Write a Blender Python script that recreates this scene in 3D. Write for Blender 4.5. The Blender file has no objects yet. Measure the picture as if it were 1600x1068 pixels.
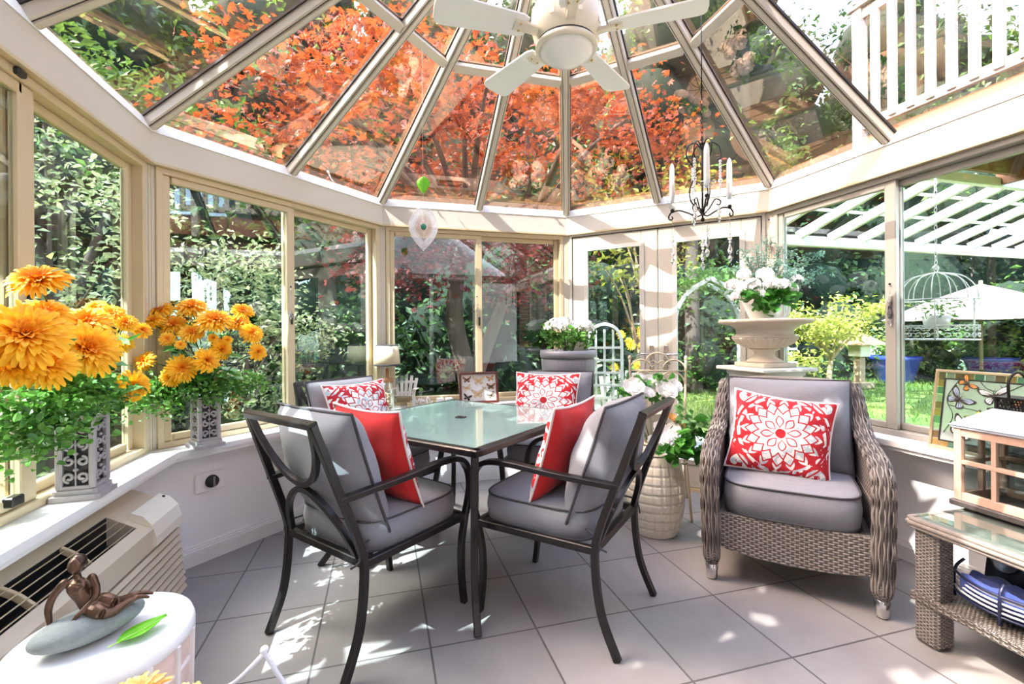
import bpy, math, random
import numpy as np
from mathutils import Vector, Matrix
PI = math.pi
random.seed(7)
RNG = np.random.default_rng(11)
C = bpy.context.scene.collection

# ------------------------------------------------------------------ camera
YAW, ROLL = 0.2727, -0.0072
cam = bpy.data.cameras.new('camera')
cam.sensor_width = 36.0
cam.lens = 36.0 * 725.226 / 1600
cam.shift_y = -13.56 / 1600
cam.clip_start = 0.02
cam.clip_end = 200
cam_o = bpy.data.objects.new('camera', cam)
C.objects.link(cam_o)
cam_o.location = (0, 0, 1.2)
cam_o.rotation_euler = (Matrix.Rotation(-YAW, 3, 'Z') @ Matrix.Rotation(PI / 2, 3, 'X') @ Matrix.Rotation(ROLL, 3, 'Z')).to_euler()
bpy.context.scene.camera = cam_o

# ------------------------------------------------------------------ light and exposure
SC = bpy.context.scene
SC.view_settings.view_transform = 'Standard'
SC.view_settings.look = 'None'
SC.view_settings.gamma = 1.0
SC.view_settings.use_curve_mapping = False
SC.view_settings.exposure = 1.10
SC.cycles.max_bounces = 12
SC.cycles.diffuse_bounces = 6
SC.cycles.glossy_bounces = 4
SC.cycles.transmission_bounces = 6
SC.cycles.transparent_max_bounces = 20
SC.cycles.sample_clamp_indirect = 6.0
SC.cycles.caustics_reflective = False
SC.cycles.caustics_refractive = False
SUN_DIR = Vector((0.66, 0.30, -0.80)).normalized()
w = bpy.data.worlds.new('sky')
SC.world = w
w.use_nodes = True
nt = w.node_tree
bg = nt.nodes['Background']
sky = nt.nodes.new('ShaderNodeTexSky')
sky.sky_type = 'NISHITA'
sky.sun_disc = False
sky.sun_elevation = math.radians(48)
sky.sun_rotation = math.radians(-65)
sky.air_density = 1.0
sky.dust_density = 2.5
nt.links.new(sky.outputs[0], bg.inputs[0])
bg.inputs[1].default_value = 2.5
sun = bpy.data.lights.new('sun', 'SUN')
sun.energy = 16.0
sun.angle = math.radians(0.25)
sun.color = (0.88, 0.96, 1.0)
sun_o = bpy.data.objects.new('sun', sun)
C.objects.link(sun_o)
sun_o.location = (-6, -4, 9)
sun_o.rotation_euler = SUN_DIR.to_track_quat('-Z', 'Y').to_euler()

# ------------------------------------------------------------------ materials
class V:
    """a node socket with arithmetic"""
    def __init__(s, nt, k): s.nt, s.k = nt, k
    def op(s, o, *a):
        n = s.nt.nodes.new('ShaderNodeMath'); n.operation = o
        for i, x in enumerate((s,) + a):
            if isinstance(x, V): s.nt.links.new(x.k, n.inputs[i])
            else: n.inputs[i].default_value = float(x)
        return V(s.nt, n.outputs[0])
    def __add__(s, o): return s.op('ADD', o)
    def __sub__(s, o): return s.op('SUBTRACT', o)
    def __mul__(s, o): return s.op('MULTIPLY', o)
    def __truediv__(s, o): return s.op('DIVIDE', o)
    __radd__ = __add__
    __rmul__ = __mul__
    def __rsub__(s, o): return (s * -1.0) + o
    def lt(s, o): return s.op('LESS_THAN', o)
    def gt(s, o): return s.op('GREATER_THAN', o)
    def sin(s): return s.op('SINE')
    def abs(s): return s.op('ABSOLUTE')
    def fract(s): return s.op('FRACT')
    def floor(s): return s.op('FLOOR')
    def sqrt(s): return s.op('SQRT')
    def max(s, o): return s.op('MAXIMUM', o)
    def min(s, o): return s.op('MINIMUM', o)
    def atan2(s, o): return s.op('ARCTAN2', o)
    def inv(s): return 1.0 - s

def newmat(name):
    m = bpy.data.materials.new(name); m.use_nodes = True
    nt = m.node_tree
    return m, nt, nt.nodes['Principled BSDF']

def lin(r, g, b):
    f = lambda c: (c / 255 / 12.92) if c / 255 <= 0.04045 else ((c / 255 + 0.055) / 1.055) ** 2.4
    return (f(r), f(g), f(b), 1)

def mixc(nt, fac, a, b):
    n = nt.nodes.new('ShaderNodeMix'); n.data_type = 'RGBA'
    nt.links.new(fac.k if isinstance(fac, V) else fac, n.inputs[0])
    for i, x in ((6, a), (7, b)):
        if isinstance(x, tuple): n.inputs[i].default_value = x
        else: nt.links.new(x, n.inputs[i])
    return n.outputs[2]

def coords(nt, kind='Object'):
    tc = nt.nodes.new('ShaderNodeTexCoord')
    sp = nt.nodes.new('ShaderNodeSeparateXYZ')
    nt.links.new(tc.outputs[kind], sp.inputs[0])
    return [V(nt, sp.outputs[i]) for i in range(3)], tc.outputs[kind]

def noise(nt, vec, scale, detail=3, rough=0.5, out=0):
    n = nt.nodes.new('ShaderNodeTexNoise')
    n.inputs['Scale'].default_value = scale
    n.inputs['Detail'].default_value = detail
    n.inputs['Roughness'].default_value = rough
    if vec is not None: nt.links.new(vec, n.inputs['Vector'])
    return V(nt, n.outputs[out])

def bump(nt, bs, h, strength=0.3, dist=0.005):
    b = nt.nodes.new('ShaderNodeBump')
    b.inputs['Strength'].default_value = strength
    b.inputs['Distance'].default_value = dist
    nt.links.new(h.k, b.inputs['Height'])
    nt.links.new(b.outputs[0], bs.inputs['Normal'])

def M(name, col, rough=0.5, metal=0.0, var=0.12, scale=6, bmp=0.0, bscale=120, spec=0.5, kind='Object', coat=0):
    """plain procedural material: a colour with gentle noise variation and an optional bump"""
    m, nt, bs = newmat(name)
    _, vec = coords(nt, kind)
    n = noise(nt, vec, scale)
    a = tuple(min(1, c * (1 + var)) for c in col[:3]) + (1,)
    b = tuple(c * (1 - var) for c in col[:3]) + (1,)
    nt.links.new(mixc(nt, n, b, a), bs.inputs['Base Color'])
    bs.inputs['Roughness'].default_value = rough
    bs.inputs['Metallic'].default_value = metal
    bs.inputs['Specular IOR Level'].default_value = spec
    bs.inputs['Coat Weight'].default_value = coat
    if bmp: bump(nt, bs, noise(nt, vec, bscale, 2), bmp, 0.003)
    return m

def leafmat(name, c1, c2, trans=0.35, scale=3.0, tcol=None):
    m, nt, bs = newmat(name)
    g = nt.nodes.new('ShaderNodeNewGeometry')
    n1 = noise(nt, g.outputs['Position'], scale, 2)
    n2 = noise(nt, g.outputs['Position'], 26, 1)
    f = ((n1 * 0.55 + n2 * 0.45 - 0.5) * 3.0 + 0.5).max(0.0).min(1.0)
    col = mixc(nt, f, c1, c2)
    nt.links.new(col, bs.inputs['Base Color'])
    bs.inputs['Roughness'].default_value = 0.45
    tr = nt.nodes.new('ShaderNodeBsdfTranslucent')
    if tcol: tr.inputs[0].default_value = tcol
    else: nt.links.new(col, tr.inputs[0])
    mx = nt.nodes.new('ShaderNodeMixShader'); mx.inputs[0].default_value = trans
    nt.links.new(bs.outputs[0], mx.inputs[1]); nt.links.new(tr.outputs[0], mx.inputs[2])
    nt.links.new(mx.outputs[0], nt.nodes['Material Output'].inputs[0])
    return m

def glassmat(name, tint, refl, rcol=(1, 1, 1, 1), rough=0.0, fres=1.5, bmp=0.0):
    """sheet glass: tinted see-through plus a mirror share that grows at grazing angles"""
    m = bpy.data.materials.new(name); m.use_nodes = True
    nt = m.node_tree
    nt.nodes.remove(nt.nodes['Principled BSDF'])
    t = nt.nodes.new('ShaderNodeBsdfTransparent'); t.inputs[0].default_value = tint
    g = nt.nodes.new('ShaderNodeBsdfGlossy'); g.inputs['Color'].default_value = rcol
    g.inputs['Roughness'].default_value = rough
    ge = nt.nodes.new('ShaderNodeNewGeometry')
    dt = nt.nodes.new('ShaderNodeVectorMath'); dt.operation = 'DOT_PRODUCT'
    nt.links.new(ge.outputs['Incoming'], dt.inputs[0]); nt.links.new(ge.outputs['Normal'], dt.inputs[1])
    c = V(nt, dt.outputs['Value']).abs().inv()
    f = (c * c * c * c * c * 0.92 + 0.06 + refl).min(0.95) * V(nt, ge.outputs['Backfacing']).inv()
    mx = nt.nodes.new('ShaderNodeMixShader')
    nt.links.new(f.k, mx.inputs[0]); nt.links.new(t.outputs[0], mx.inputs[1]); nt.links.new(g.outputs[0], mx.inputs[2])
    if bmp:
        _, vec = coords(nt)
        b = nt.nodes.new('ShaderNodeBump'); b.inputs['Strength'].default_value = bmp; b.inputs['Distance'].default_value = 0.01
        nt.links.new(noise(nt, vec, 2.2, 1).k, b.inputs['Height']); nt.links.new(b.outputs[0], g.inputs['Normal'])
    nt.links.new(mx.outputs[0], nt.nodes['Material Output'].inputs[0])
    return m

def crystalmat(name, col=(1, 1, 1, 1), ior=1.5, rough=0.0):
    m, nt, bs = newmat(name)
    bs.inputs['Base Color'].default_value = col
    bs.inputs['Transmission Weight'].default_value = 0.9
    bs.inputs['Roughness'].default_value = rough
    bs.inputs['IOR'].default_value = ior
    return m

def tilemat():
    m, nt, bs = newmat('floor_tile')
    (x, y, z), vec = coords(nt)
    S = 0.425
    fx = ((x - 0.17) / S).fract(); fy = ((y - 1.37) / S).fract()
    ex = fx.min(fx.inv()); ey = fy.min(fy.inv())
    grout = ex.min(ey).lt(0.009)
    cell = ((x - 0.17) / S).floor() * 12.9898 + ((y - 1.37) / S).floor() * 78.233
    rnd = (cell.sin() * 43758.5).fract()
    n = noise(nt, vec, 5, 5, 0.6)
    f = (n * 0.8 + rnd * 0.25)
    col = mixc(nt, f, lin(126, 121, 119), lin(162, 157, 155))
    col = mixc(nt, grout, col, lin(88, 84, 82))
    nt.links.new(col, bs.inputs['Base Color'])
    r = nt.nodes.new('ShaderNodeMapRange'); nt.links.new(n.k, r.inputs[0])
    r.inputs[3].default_value = 0.3; r.inputs[4].default_value = 0.55
    nt.links.new(r.outputs[0], bs.inputs['Roughness'])
    bump(nt, bs, grout.inv() + n * 0.1, 0.4, 0.003)
    return m

def weavemat(name, du=0.034, dv=0.011, dark=lin(80, 74, 70), light=lin(158, 150, 142), mid=lin(124, 116, 110)):
    """woven flat wicker strands laid out in the mesh's own UV (metres)"""
    m, nt, bs = newmat(name)
    (u, v, _), vec = coords(nt, 'UV')
    row = (v / dv).floor()
    ph = (u / du + row * 0.5) * (2 * PI)
    h = ph.sin()
    across = (v / dv).fract() * 2.0 - 1.0
    prof = (1.0 - across * across).max(0.0)
    hh = (h * 0.5 + 0.5) * prof
    over = h.gt(-0.45)
    rr = ((row * 12.9898 + (u / du + row * 0.5).floor() * 4.1).sin() * 43758.5).fract()
    n = noise(nt, vec, 60, 2)
    c = mixc(nt, rr * 0.7 + n * 0.3, mid, light)
    c = mixc(nt, over, dark, c)
    c = mixc(nt, prof.gt(0.25), dark, c)
    nt.links.new(c, bs.inputs['Base Color'])
    bs.inputs['Roughness'].default_value = 0.5
    bump(nt, bs, hh, 0.9, 0.006)
    return m

def brickmat():
    m, nt, bs = newmat('red_brick')
    (x, y, z), vec = coords(nt)
    cb = nt.nodes.new('ShaderNodeCombineXYZ'); nt.links.new(x.k, cb.inputs[0]); nt.links.new(z.k, cb.inputs[1])
    b = nt.nodes.new('ShaderNodeTexBrick'); nt.links.new(cb.outputs[0], b.inputs['Vector'])
    b.inputs['Scale'].default_value = 1.0
    b.inputs['Brick Width'].default_value = 0.22; b.inputs['Row Height'].default_value = 0.075
    b.inputs['Mortar Size'].default_value = 0.006
    b.inputs['Color1'].default_value = lin(150, 88, 66); b.inputs['Color2'].default_value = lin(120, 66, 52)
    b.inputs['Mortar'].default_value = lin(170, 155, 140)
    nt.links.new(b.outputs[0], bs.inputs['Base Color'])
    bs.inputs['Roughness'].default_value = 0.85
    return m

def medallionmat(name, hx, hy, rot=0.0):
    """red and white suzani style medallion print, in the pillow's own coordinates"""
    m, nt, bs = newmat(name)
    (x, y, z), vec = coords(nt)
    u = x / hx; v = y / hy
    wob = noise(nt, vec, 14, 2)
    u = u + (wob - 0.5) * 0.05
    v = v + (noise(nt, vec, 13, 2, 0.5, 0) - 0.5) * -0.05
    r = (u * u + v * v).sqrt(); a = v.atan2(u) + rot
    def tri(n, ph=0.0): return ((a * (n / (2 * PI)) + ph).fract() * 2.0 - 1.0).abs()
    dot = r.lt(0.10)
    q = ((a * (8 / (2 * PI))).fract() - 0.5).abs()
    pw = ((r - 0.12) * (PI / 0.28)).sin() * 0.40
    inr = r.gt(0.12) * r.lt(0.40)
    pet = q.lt(pw) * inr
    pet_in = q.lt(pw - 0.12) * inr
    R1 = tri(16) * 0.13 + 0.43
    star = r.lt(R1)
    line1 = (r - R1).abs().lt(0.022)
    R2 = tri(16, 0.5) * 0.13 + 0.58
    star2 = r.lt(R2)
    line2 = (r - R2).abs().lt(0.02)
    leaf = ((a * (16 / (2 * PI))).fract() - 0.5).abs().lt(((r - 0.52) * (PI / 0.28)).sin() * 0.33) * r.gt(0.52) * r.lt(0.8)
    ring = (r - 0.90).abs().lt(0.028) + (r - 1.0).abs().lt(0.018)
    n3 = noise(nt, vec, 17, 1)
    scr = ((n3 * 26.0).sin()).gt(0.15)
    cu = u.abs() - 0.80; cv = v.abs() - 0.80
    cr = (cu * cu + cv * cv).sqrt()
    spiral = ((cv.atan2(cu) + cr * 26.0).sin()).gt(0.0) * cr.lt(0.24)
    # 1 = red
    red = scr * r.gt(0.80)
    red = red.max(r.gt(0.56) * r.lt(0.80) * leaf.inv() * star2.inv())
    red = red.max((u.abs().max(v.abs())).gt(0.80) * r.gt(1.02))
    white = leaf.max(star).max(spiral)
    red = red * white.inv()
    red = red.max(spiral.inv() * cr.lt(0.27) * cr.gt(0.2))
    red = red.max(line1).max(line2).max(pet * pet_in.inv()).max(dot).max(ring.min(1.0))
    n4 = noise(nt, vec, 30, 1)
    wcol = mixc(nt, n4.gt(0.52), lin(238, 232, 228), lin(190, 200, 206))
    rcol = mixc(nt, n4, lin(150, 20, 34), lin(214, 40, 50))
    nt.links.new(mixc(nt, red, wcol, rcol), bs.inputs['Base Color'])
    bs.inputs['Roughness'].default_value = 0.9
    bump(nt, bs, noise(nt, vec, 300, 1), 0.25, 0.002)
    return m

def fabricmat(name, c):
    m, nt, bs = newmat(name)
    (x, y, z), vec = coords(nt)
    t = ((x * 1500.0).sin() * (y * 1500.0).sin() + (z * 1500.0).sin()) * 0.25 + 0.5
    n = noise(nt, vec, 90, 3)
    f = (t * 0.4 + n * 0.6)
    nt.links.new(mixc(nt, f, tuple(k * .86 for k in c[:3]) + (1,), tuple(k * 1.14 for k in c[:3]) + (1,)), bs.inputs['Base Color'])
    bs.inputs['Roughness'].default_value = 0.95
    bs.inputs['Sheen Weight'].default_value = 0.15
    bump(nt, bs, noise(nt, vec, 9, 2) * 3.0 + n * 0.3, 0.35, 0.006)
    return m

def woodmat(name, a, b, scale=1.0, rough=0.55, axis=2):
    m, nt, bs = newmat(name)
    (x, y, z), vec = coords(nt)
    mp = nt.nodes.new('ShaderNodeMapping')
    s = [28 * scale] * 3; s[axis] = 2.2 * scale
    mp.inputs['Scale'].default_value = s
    nt.links.new(vec, mp.inputs[0])
    n = noise(nt, mp.outputs[0], 1.0, 5, 0.6)
    nt.links.new(mixc(nt, n, a, b), bs.inputs['Base Color'])
    bs.inputs['Roughness'].default_value = rough
    bump(nt, bs, n, 0.2, 0.003)
    return m

cream = M('cream_aluminium', lin(198, 189, 174), 0.38, 0, 0.02, 3)
beamw = M('off_white_aluminium', lin(206, 199, 188), 0.4, 0, 0.02, 3)
goldf = M('champagne_aluminium', lin(200, 182, 148), 0.35, 0, 0.03, 4)
greyf = M('grey_anodised_aluminium', lin(168, 162, 152), 0.35, 0.2, 0.03, 4)
gasket = M('dark_gasket', lin(38, 34, 34), 0.6)
black = M('black_plastic', lin(26, 25, 26), 0.35)
wallw = M('white_wall_paint', lin(250, 249, 249), 0.6, 0, 0.015, 2, 0.05, 60)
sillw = M('white_gloss_paint', lin(240, 238, 235), 0.35, 0, 0.015, 2)
tile = tilemat()
brick = brickmat()
pane_m = glassmat('window_glass', (0.755, 0.80, 0.785, 1), 0.05, (0.85, 0.97, 0.98, 1))
roof_m = glassmat('bronze_roof_glass', (0.745, 0.695, 0.655, 1), 0.30, (0.68, 0.45, 0.32, 1))
tabglass = None
bmetal = M('dark_bronze_metal', lin(56, 53, 53), 0.32, 0.75, 0.08, 8, 0.08, 200)
iron = M('black_iron', lin(30, 27, 28), 0.45, 0.6, 0.1)
greyfab = fabricmat('grey_cushion_fabric', lin(128, 129, 136))
darkpipe = M('charcoal_piping', lin(62, 60, 64), 0.8)
redfab = fabricmat('red_cotton', lin(196, 36, 36))
whitepipe = M('white_cord_piping', lin(225, 215, 212), 0.8)
chrome = M('chrome', lin(210, 208, 206), 0.15, 1.0, 0.02)
fanw = M('white_fan_enamel', lin(240, 240, 238), 0.4, 0, 0.01)
fanc = M('cream_fan_housing', lin(228, 220, 202), 0.4, 0, 0.02)
wick = weavemat('grey_wicker_weave', .036, .0105)
wick2 = weavemat('grey_wicker_wrap', 0.024, 0.0065)
wick3 = M('grey_wicker_strand', lin(138, 130, 123), .5, 0, .3, 34, .3, 140)
wick4 = M('dark_wicker_strand', lin(86, 79, 75), .5, 0, .3, 34, .3, 140)
yellow = leafmat('yellow_petals', lin(250, 160, 18), lin(255, 208, 40), 0.25, 12)
yelloworange = leafmat('orange_petal_centres', lin(238, 120, 18), lin(252, 160, 30), 0.2, 12)
whitepet = leafmat('white_petals', lin(240, 238, 233), lin(254, 253, 251), 0.14, 12)
box_leaf = leafmat('boxwood_leaf', lin(40, 92, 30), lin(120, 176, 70), 0.3, 9)
big_leaf = leafmat('broad_green_leaf', lin(38, 100, 34), lin(96, 168, 66), 0.3, 9)
euca = leafmat('blue_green_eucalyptus', lin(112, 158, 140), lin(176, 206, 192), 0.3, 9)
stem_m = M('green_stem', lin(70, 90, 44), 0.6)
potgrey = M('grey_filigree_ceramic', lin(166, 160, 160), 0.6, 0, 0.08, 20, 0.15, 90)
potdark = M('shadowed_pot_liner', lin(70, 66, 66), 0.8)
stone_u = M('cast_stone', lin(196, 185, 168), 0.8, 0, 0.08, 14, 0.25, 70)

# ------------------------------------------------------------------ mesh helpers
def vec(p): return Vector(p)

def smoothpath(pts, n=6, closed=False):
    """Catmull-Rom through the points"""
    P = [Vector(p) for p in pts]; out = []
    L = len(P)
    rng = range(L if closed else L - 1)
    for i in rng:
        if closed: a, b, c, d = P[(i - 1) % L], P[i], P[(i + 1) % L], P[(i + 2) % L]
        else: a, b, c, d = P[max(i - 1, 0)], P[i], P[i + 1], P[min(i + 2, L - 1)]
        for k in range(n):
            t = k / n
            out.append(0.5 * ((2 * b) + (c - a) * t + (2 * a - 5 * b + 4 * c - d) * t * t + (3 * b - a - 3 * c + d) * t ** 3))
    if not closed: out.append(P[-1])
    return out

class MB:
    """collects shapes and links them as ONE mesh object"""
    def __init__(s): s.v, s.f, s.sm = [], [], []
    def add(s, vs, fs, smooth=False, T=None):
        b = len(s.v)
        s.v += [tuple(T @ Vector(p)) if T is not None else tuple(p) for p in vs]
        s.f += [tuple(i + b for i in f) for f in fs]
        s.sm += [smooth] * len(fs)
        return s
    def box(s, c, d, T=None, b=0.0):
        x, y, z = c; hx, hy, hz = d[0] / 2, d[1] / 2, d[2] / 2
        if b <= 0:
            vs = [(x + i * hx, y + j * hy, z + k * hz) for k in (-1, 1) for j in (-1, 1) for i in (-1, 1)]
            fs = [(0, 2, 3, 1), (4, 5, 7, 6), (0, 1, 5, 4), (2, 6, 7, 3), (0, 4, 6, 2), (1, 3, 7, 5)]
            return s.add(vs, fs, False, T)
        b = min(b, hx * .99, hy * .99, hz * .99)
        vs, idx = [], {}
        for k in (-1, 1):
            for j in (-1, 1):
                for i in (-1, 1):
                    for ax in range(3):
                        o = [hx - b, hy - b, hz - b]; o[ax] += b
                        idx[(i, j, k, ax)] = len(vs); vs.append((x + i * o[0], y + j * o[1], z + k * o[2]))
        fs = []
        for ax in range(3):
            p, q = [(1, 2), (2, 0), (0, 1)][ax]
            for sg in (-1, 1):
                quad = []
                for (a_, b_) in ((-1, -1), (1, -1), (1, 1), (-1, 1)):
                    t = [0, 0, 0]; t[ax] = sg; t[p] = a_; t[q] = b_; quad.append(idx[(*t, ax)])
                fs.append(tuple(quad if sg > 0 else quad[::-1]))
            for a_ in (-1, 1):
                for b_ in (-1, 1):
                    t0 = [0, 0, 0]; t0[p] = a_; t0[q] = b_; t0[ax] = -1; t1 = list(t0); t1[ax] = 1
                    quad = [idx[(*t0, p)], idx[(*t0, q)], idx[(*t1, q)], idx[(*t1, p)]]
                    fs.append(tuple(quad if a_ * b_ > 0 else quad[::-1]))
        for i in (-1, 1):
            for j in (-1, 1):
                for k in (-1, 1):
                    tri = [idx[(i, j, k, a)] for a in range(3)]
                    fs.append(tuple(tri if i * j * k > 0 else tri[::-1]))
        return s.add(vs, fs, False, T)
    def bar(s, p, q, w, h, up=(0, 0, 1), b=0.0, ext=0.0):
        """a straight bar: w across, h along up"""
        p, q = Vector(p), Vector(q); d = q - p; L = d.length; d.normalize()
        side = d.cross(Vector(up)).normalized(); u = side.cross(d)
        T = Matrix((side, d, u)).transposed().to_4x4(); T.translation = (p + q) / 2
        return s.box((0, 0, 0), (w, L + 2 * ext, h), T, b)
    def tube(s, pts, r, n=8, closed=False, cap=True, T=None):
        P = [Vector(p) for p in pts]; L = len(P)
        R = r if isinstance(r, (list, tuple)) else [r] * L
        vs, fs = [], []
        nrm = None
        for i in range(L):
            t = (P[(i + 1) % L] - P[i - 1]) if closed else (P[min(i + 1, L - 1)] - P[max(i - 1, 0)])
            if t.length < 1e-9: t = Vector((0, 0, 1))
            t.normalize()
            if nrm is None:
                nrm = t.orthogonal().normalized()
            else:
                nrm = (nrm - t * nrm.dot(t))
                nrm = nrm.normalized() if nrm.length > 1e-6 else t.orthogonal().normalized()
            bn = t.cross(nrm)
            for k in range(n):
                a = 2 * PI * k / n
                vs.append(P[i] + (nrm * math.cos(a) + bn * math.sin(a)) * R[i])
        for i in range(L if closed else L - 1):
            j = (i + 1) % L
            for k in range(n):
                m = (k + 1) % n
                fs.append((i * n + k, i * n + m, j * n + m, j * n + k))
        if cap and not closed:
            fs.append(tuple(range(n))[::-1]); fs.append(tuple((L - 1) * n + k for k in range(n)))
        return s.add(vs, fs, True, T)
    def sweep(s, pts, side, w, h, closed=False, T=None):
        """a flat bar along a path: w along side, h across"""
        P = [Vector(p) for p in pts]; L = len(P); side = Vector(side).normalized()
        vs, fs = [], []
        for i in range(L):
            t = (P[(i + 1) % L] - P[i - 1]) if closed else (P[min(i + 1, L - 1)] - P[max(i - 1, 0)])
            t.normalize(); sd = (side - t * side.dot(t)).normalized(); nn = t.cross(sd)
            c = 0.22
            for (a, b) in ((-1, -1 + c), (-1 + c, -1), (1 - c, -1), (1, -1 + c), (1, 1 - c), (1 - c, 1), (-1 + c, 1), (-1, 1 - c)):
                vs.append(P[i] + sd * (a * w / 2) + nn * (b * h / 2))
        n = 8
        for i in range(L if closed else L - 1):
            j = (i + 1) % L
            for k in range(n):
                m = (k + 1) % n
                fs.append((i * n + k, i * n + m, j * n + m, j * n + k))
        if not closed:
            fs.append(tuple(range(n))[::-1]); fs.append(tuple((L - 1) * n + k for k in range(n)))
        return s.add(vs, fs, False, T)
    def lathe(s, prof, c=(0, 0, 0), n=32, T=None, smooth=True, sx=1, sy=1, flute=0, amp=0.0):
        vs, fs = [], []
        for (r, z) in prof:
            for k in range(n):
                a = 2 * PI * k / n
                rr = r * (1 + amp * math.cos(flute * a)) if flute else r
                vs.append((c[0] + rr * math.cos(a) * sx, c[1] + rr * math.sin(a) * sy, c[2] + z))
        for i in range(len(prof) - 1):
            for k in range(n):
                m = (k + 1) % n
                fs.append((i * n + k, i * n + m, (i + 1) * n + m, (i + 1) * n + k))
        if prof[0][0] > 1e-5: fs.append(tuple(range(n))[::-1])
        if prof[-1][0] > 1e-5: fs.append(tuple((len(prof) - 1) * n + k for k in range(n)))
        return s.add(vs, fs, smooth, T)
    def ball(s, c, r, n=12, sx=1, sy=1, sz=1, T=None):
        prof = [(max(1e-6, r * math.sin(PI * i / n)), -r * math.cos(PI * i / n) * sz) for i in range(n + 1)]
        return s.lathe(prof, c, 2 * n, T, True, sx, sy)
    def prism(s, poly, z0, z1, T=None):
        n = len(poly)
        vs = [(x, y, z0) for x, y in poly] + [(x, y, z1) for x, y in poly]
        fs = [tuple(range(n))[::-1], tuple(range(n, 2 * n))] + [(i, (i + 1) % n, n + (i + 1) % n, n + i) for i in range(n)]
        return s.add(vs, fs, False, T)
    def hull8(s, a, b):
        """a solid between quad a and quad b"""
        return s.add(list(a) + list(b), [(3, 2, 1, 0), (4, 5, 6, 7)] + [(i, (i + 1) % 4, 4 + (i + 1) % 4, 4 + i) for i in range(4)])
    def build(s, name, mat, parent=None, uv=False, fix=True):
        me = bpy.data.meshes.new(name)
        me.from_pydata(s.v, [], s.f)
        me.polygons.foreach_set('use_smooth', s.sm)
        if fix:
            import bmesh
            bm = bmesh.new(); bm.from_mesh(me); bmesh.ops.recalc_face_normals(bm, faces=bm.faces); bm.to_mesh(me); bm.free()
        if mat: me.materials.append(mat)
        if uv:
            l = me.uv_layers.new(name='uv'); d = []
            for p in me.polygons:
                nx, ny, nz = map(abs, p.normal)
                for vi in p.vertices:
                    x, y, z = me.vertices[vi].co
                    q = (x, y) if nz >= nx and nz >= ny else ((x, z) if ny >= nx else (y, z))
                    d += (q[1], q[0]) if uv == 'swap' else q
            l.data.foreach_set('uv', d)
        me.update()
        return link(name, me, parent)

def link(name, me, parent=None):
    o = bpy.data.objects.new(name, me); C.objects.link(o)
    if parent: o.parent = parent
    return o

def tag(o, label=None, cat=None, group=None, kind=None):
    if label: o['label'] = label
    if cat: o['category'] = cat
    if group: o['group'] = group
    if kind: o['kind'] = kind
    return o

def thing(name, label, cat, loc=(0, 0, 0), rz=0.0, group=None):
    o = bpy.data.objects.new(name, None); C.objects.link(o)
    o.location = loc; o.rotation_euler = (0, 0, rz)
    o.empty_display_size = 0.05
    return tag(o, label, cat, group)

def struct(name, loc=(0, 0, 0)):
    o = bpy.data.objects.new(name, None); C.objects.link(o); o.location = loc
    o['kind'] = 'structure'
    return o

def dup(root, label=None, group=None, loc=None, rot=None):
    r = root.copy(); C.objects.link(r)
    if loc is not None: r.location = loc
    if rot is not None: r.rotation_euler = rot
    if label: r['label'] = label
    if group: r['group'] = group
    for ch in list(root.children):
        c = ch.copy(); C.objects.link(c); c.parent = r
        for g in list(ch.children):
            d = g.copy(); C.objects.link(d); d.parent = c
    return r

def frame_rot(right, up):
    """euler whose local x is right and local y is up"""
    r = Vector(right).normalized(); u = Vector(up); u = (u - r * u.dot(r)).normalized()
    return Matrix((r, u, r.cross(u))).transposed().to_euler()

def fast_mesh(name, verts, faces4, mat, parent=None, smooth=False):
    """numpy quads (n,4) or triangles (n,3) -> mesh object"""
    k = faces4.shape[1]; n = len(faces4)
    me = bpy.data.meshes.new(name)
    me.vertices.add(len(verts)); me.vertices.foreach_set('co', np.ascontiguousarray(verts, np.float32).ravel())
    me.loops.add(n * k); me.loops.foreach_set('vertex_index', np.ascontiguousarray(faces4, np.int32).ravel())
    me.polygons.add(n)
    me.polygons.foreach_set('loop_start', np.arange(0, n * k, k, dtype=np.int32))
    me.polygons.foreach_set('loop_total', np.full(n, k, dtype=np.int32))
    me.polygons.foreach_set('use_smooth', np.full(n, smooth))
    me.update(calc_edges=True); me.validate()
    me.materials.append(mat)
    return link(name, me, parent)

def unit(a): return a / np.maximum(np.linalg.norm(a, axis=1, keepdims=True), 1e-9)

def leafgeo(P, D, N, size, asp=0.5, fold=0.25, round_=False):
    """folded leaves at P along D facing N; returns verts, quads"""
    n = len(P); D = unit(D); S = unit(np.cross(D, N)); U = np.cross(S, D)
    sz = np.asarray(size).reshape(-1, 1) * np.ones((n, 1))
    w = sz * asp
    if round_:
        V6 = [P, P + D * sz * .3 + S * w * .48 + U * w * fold, P + D * sz * .75 + S * w * .42 + U * w * fold, P + D * sz,
              P + D * sz * .75 - S * w * .42 + U * w * fold, P + D * sz * .3 - S * w * .48 + U * w * fold]
        v = np.stack(V6, 1).reshape(-1, 3)
        b = np.arange(n)[:, None] * 6
        f = np.concatenate([b + np.array([[0, 1, 2, 3]]), b + np.array([[0, 3, 4, 5]])])
        return v, f
    v = np.stack([P, P + D * sz * .45 + S * w * .5 + U * w * fold, P + D * sz, P + D * sz * .45 - S * w * .5 + U * w * fold], 1).reshape(-1, 3)
    b = np.arange(n)[:, None] * 4
    f = np.concatenate([b + np.array([[0, 1, 2]]), b + np.array([[0, 2, 3]])])
    return v, f

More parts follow.
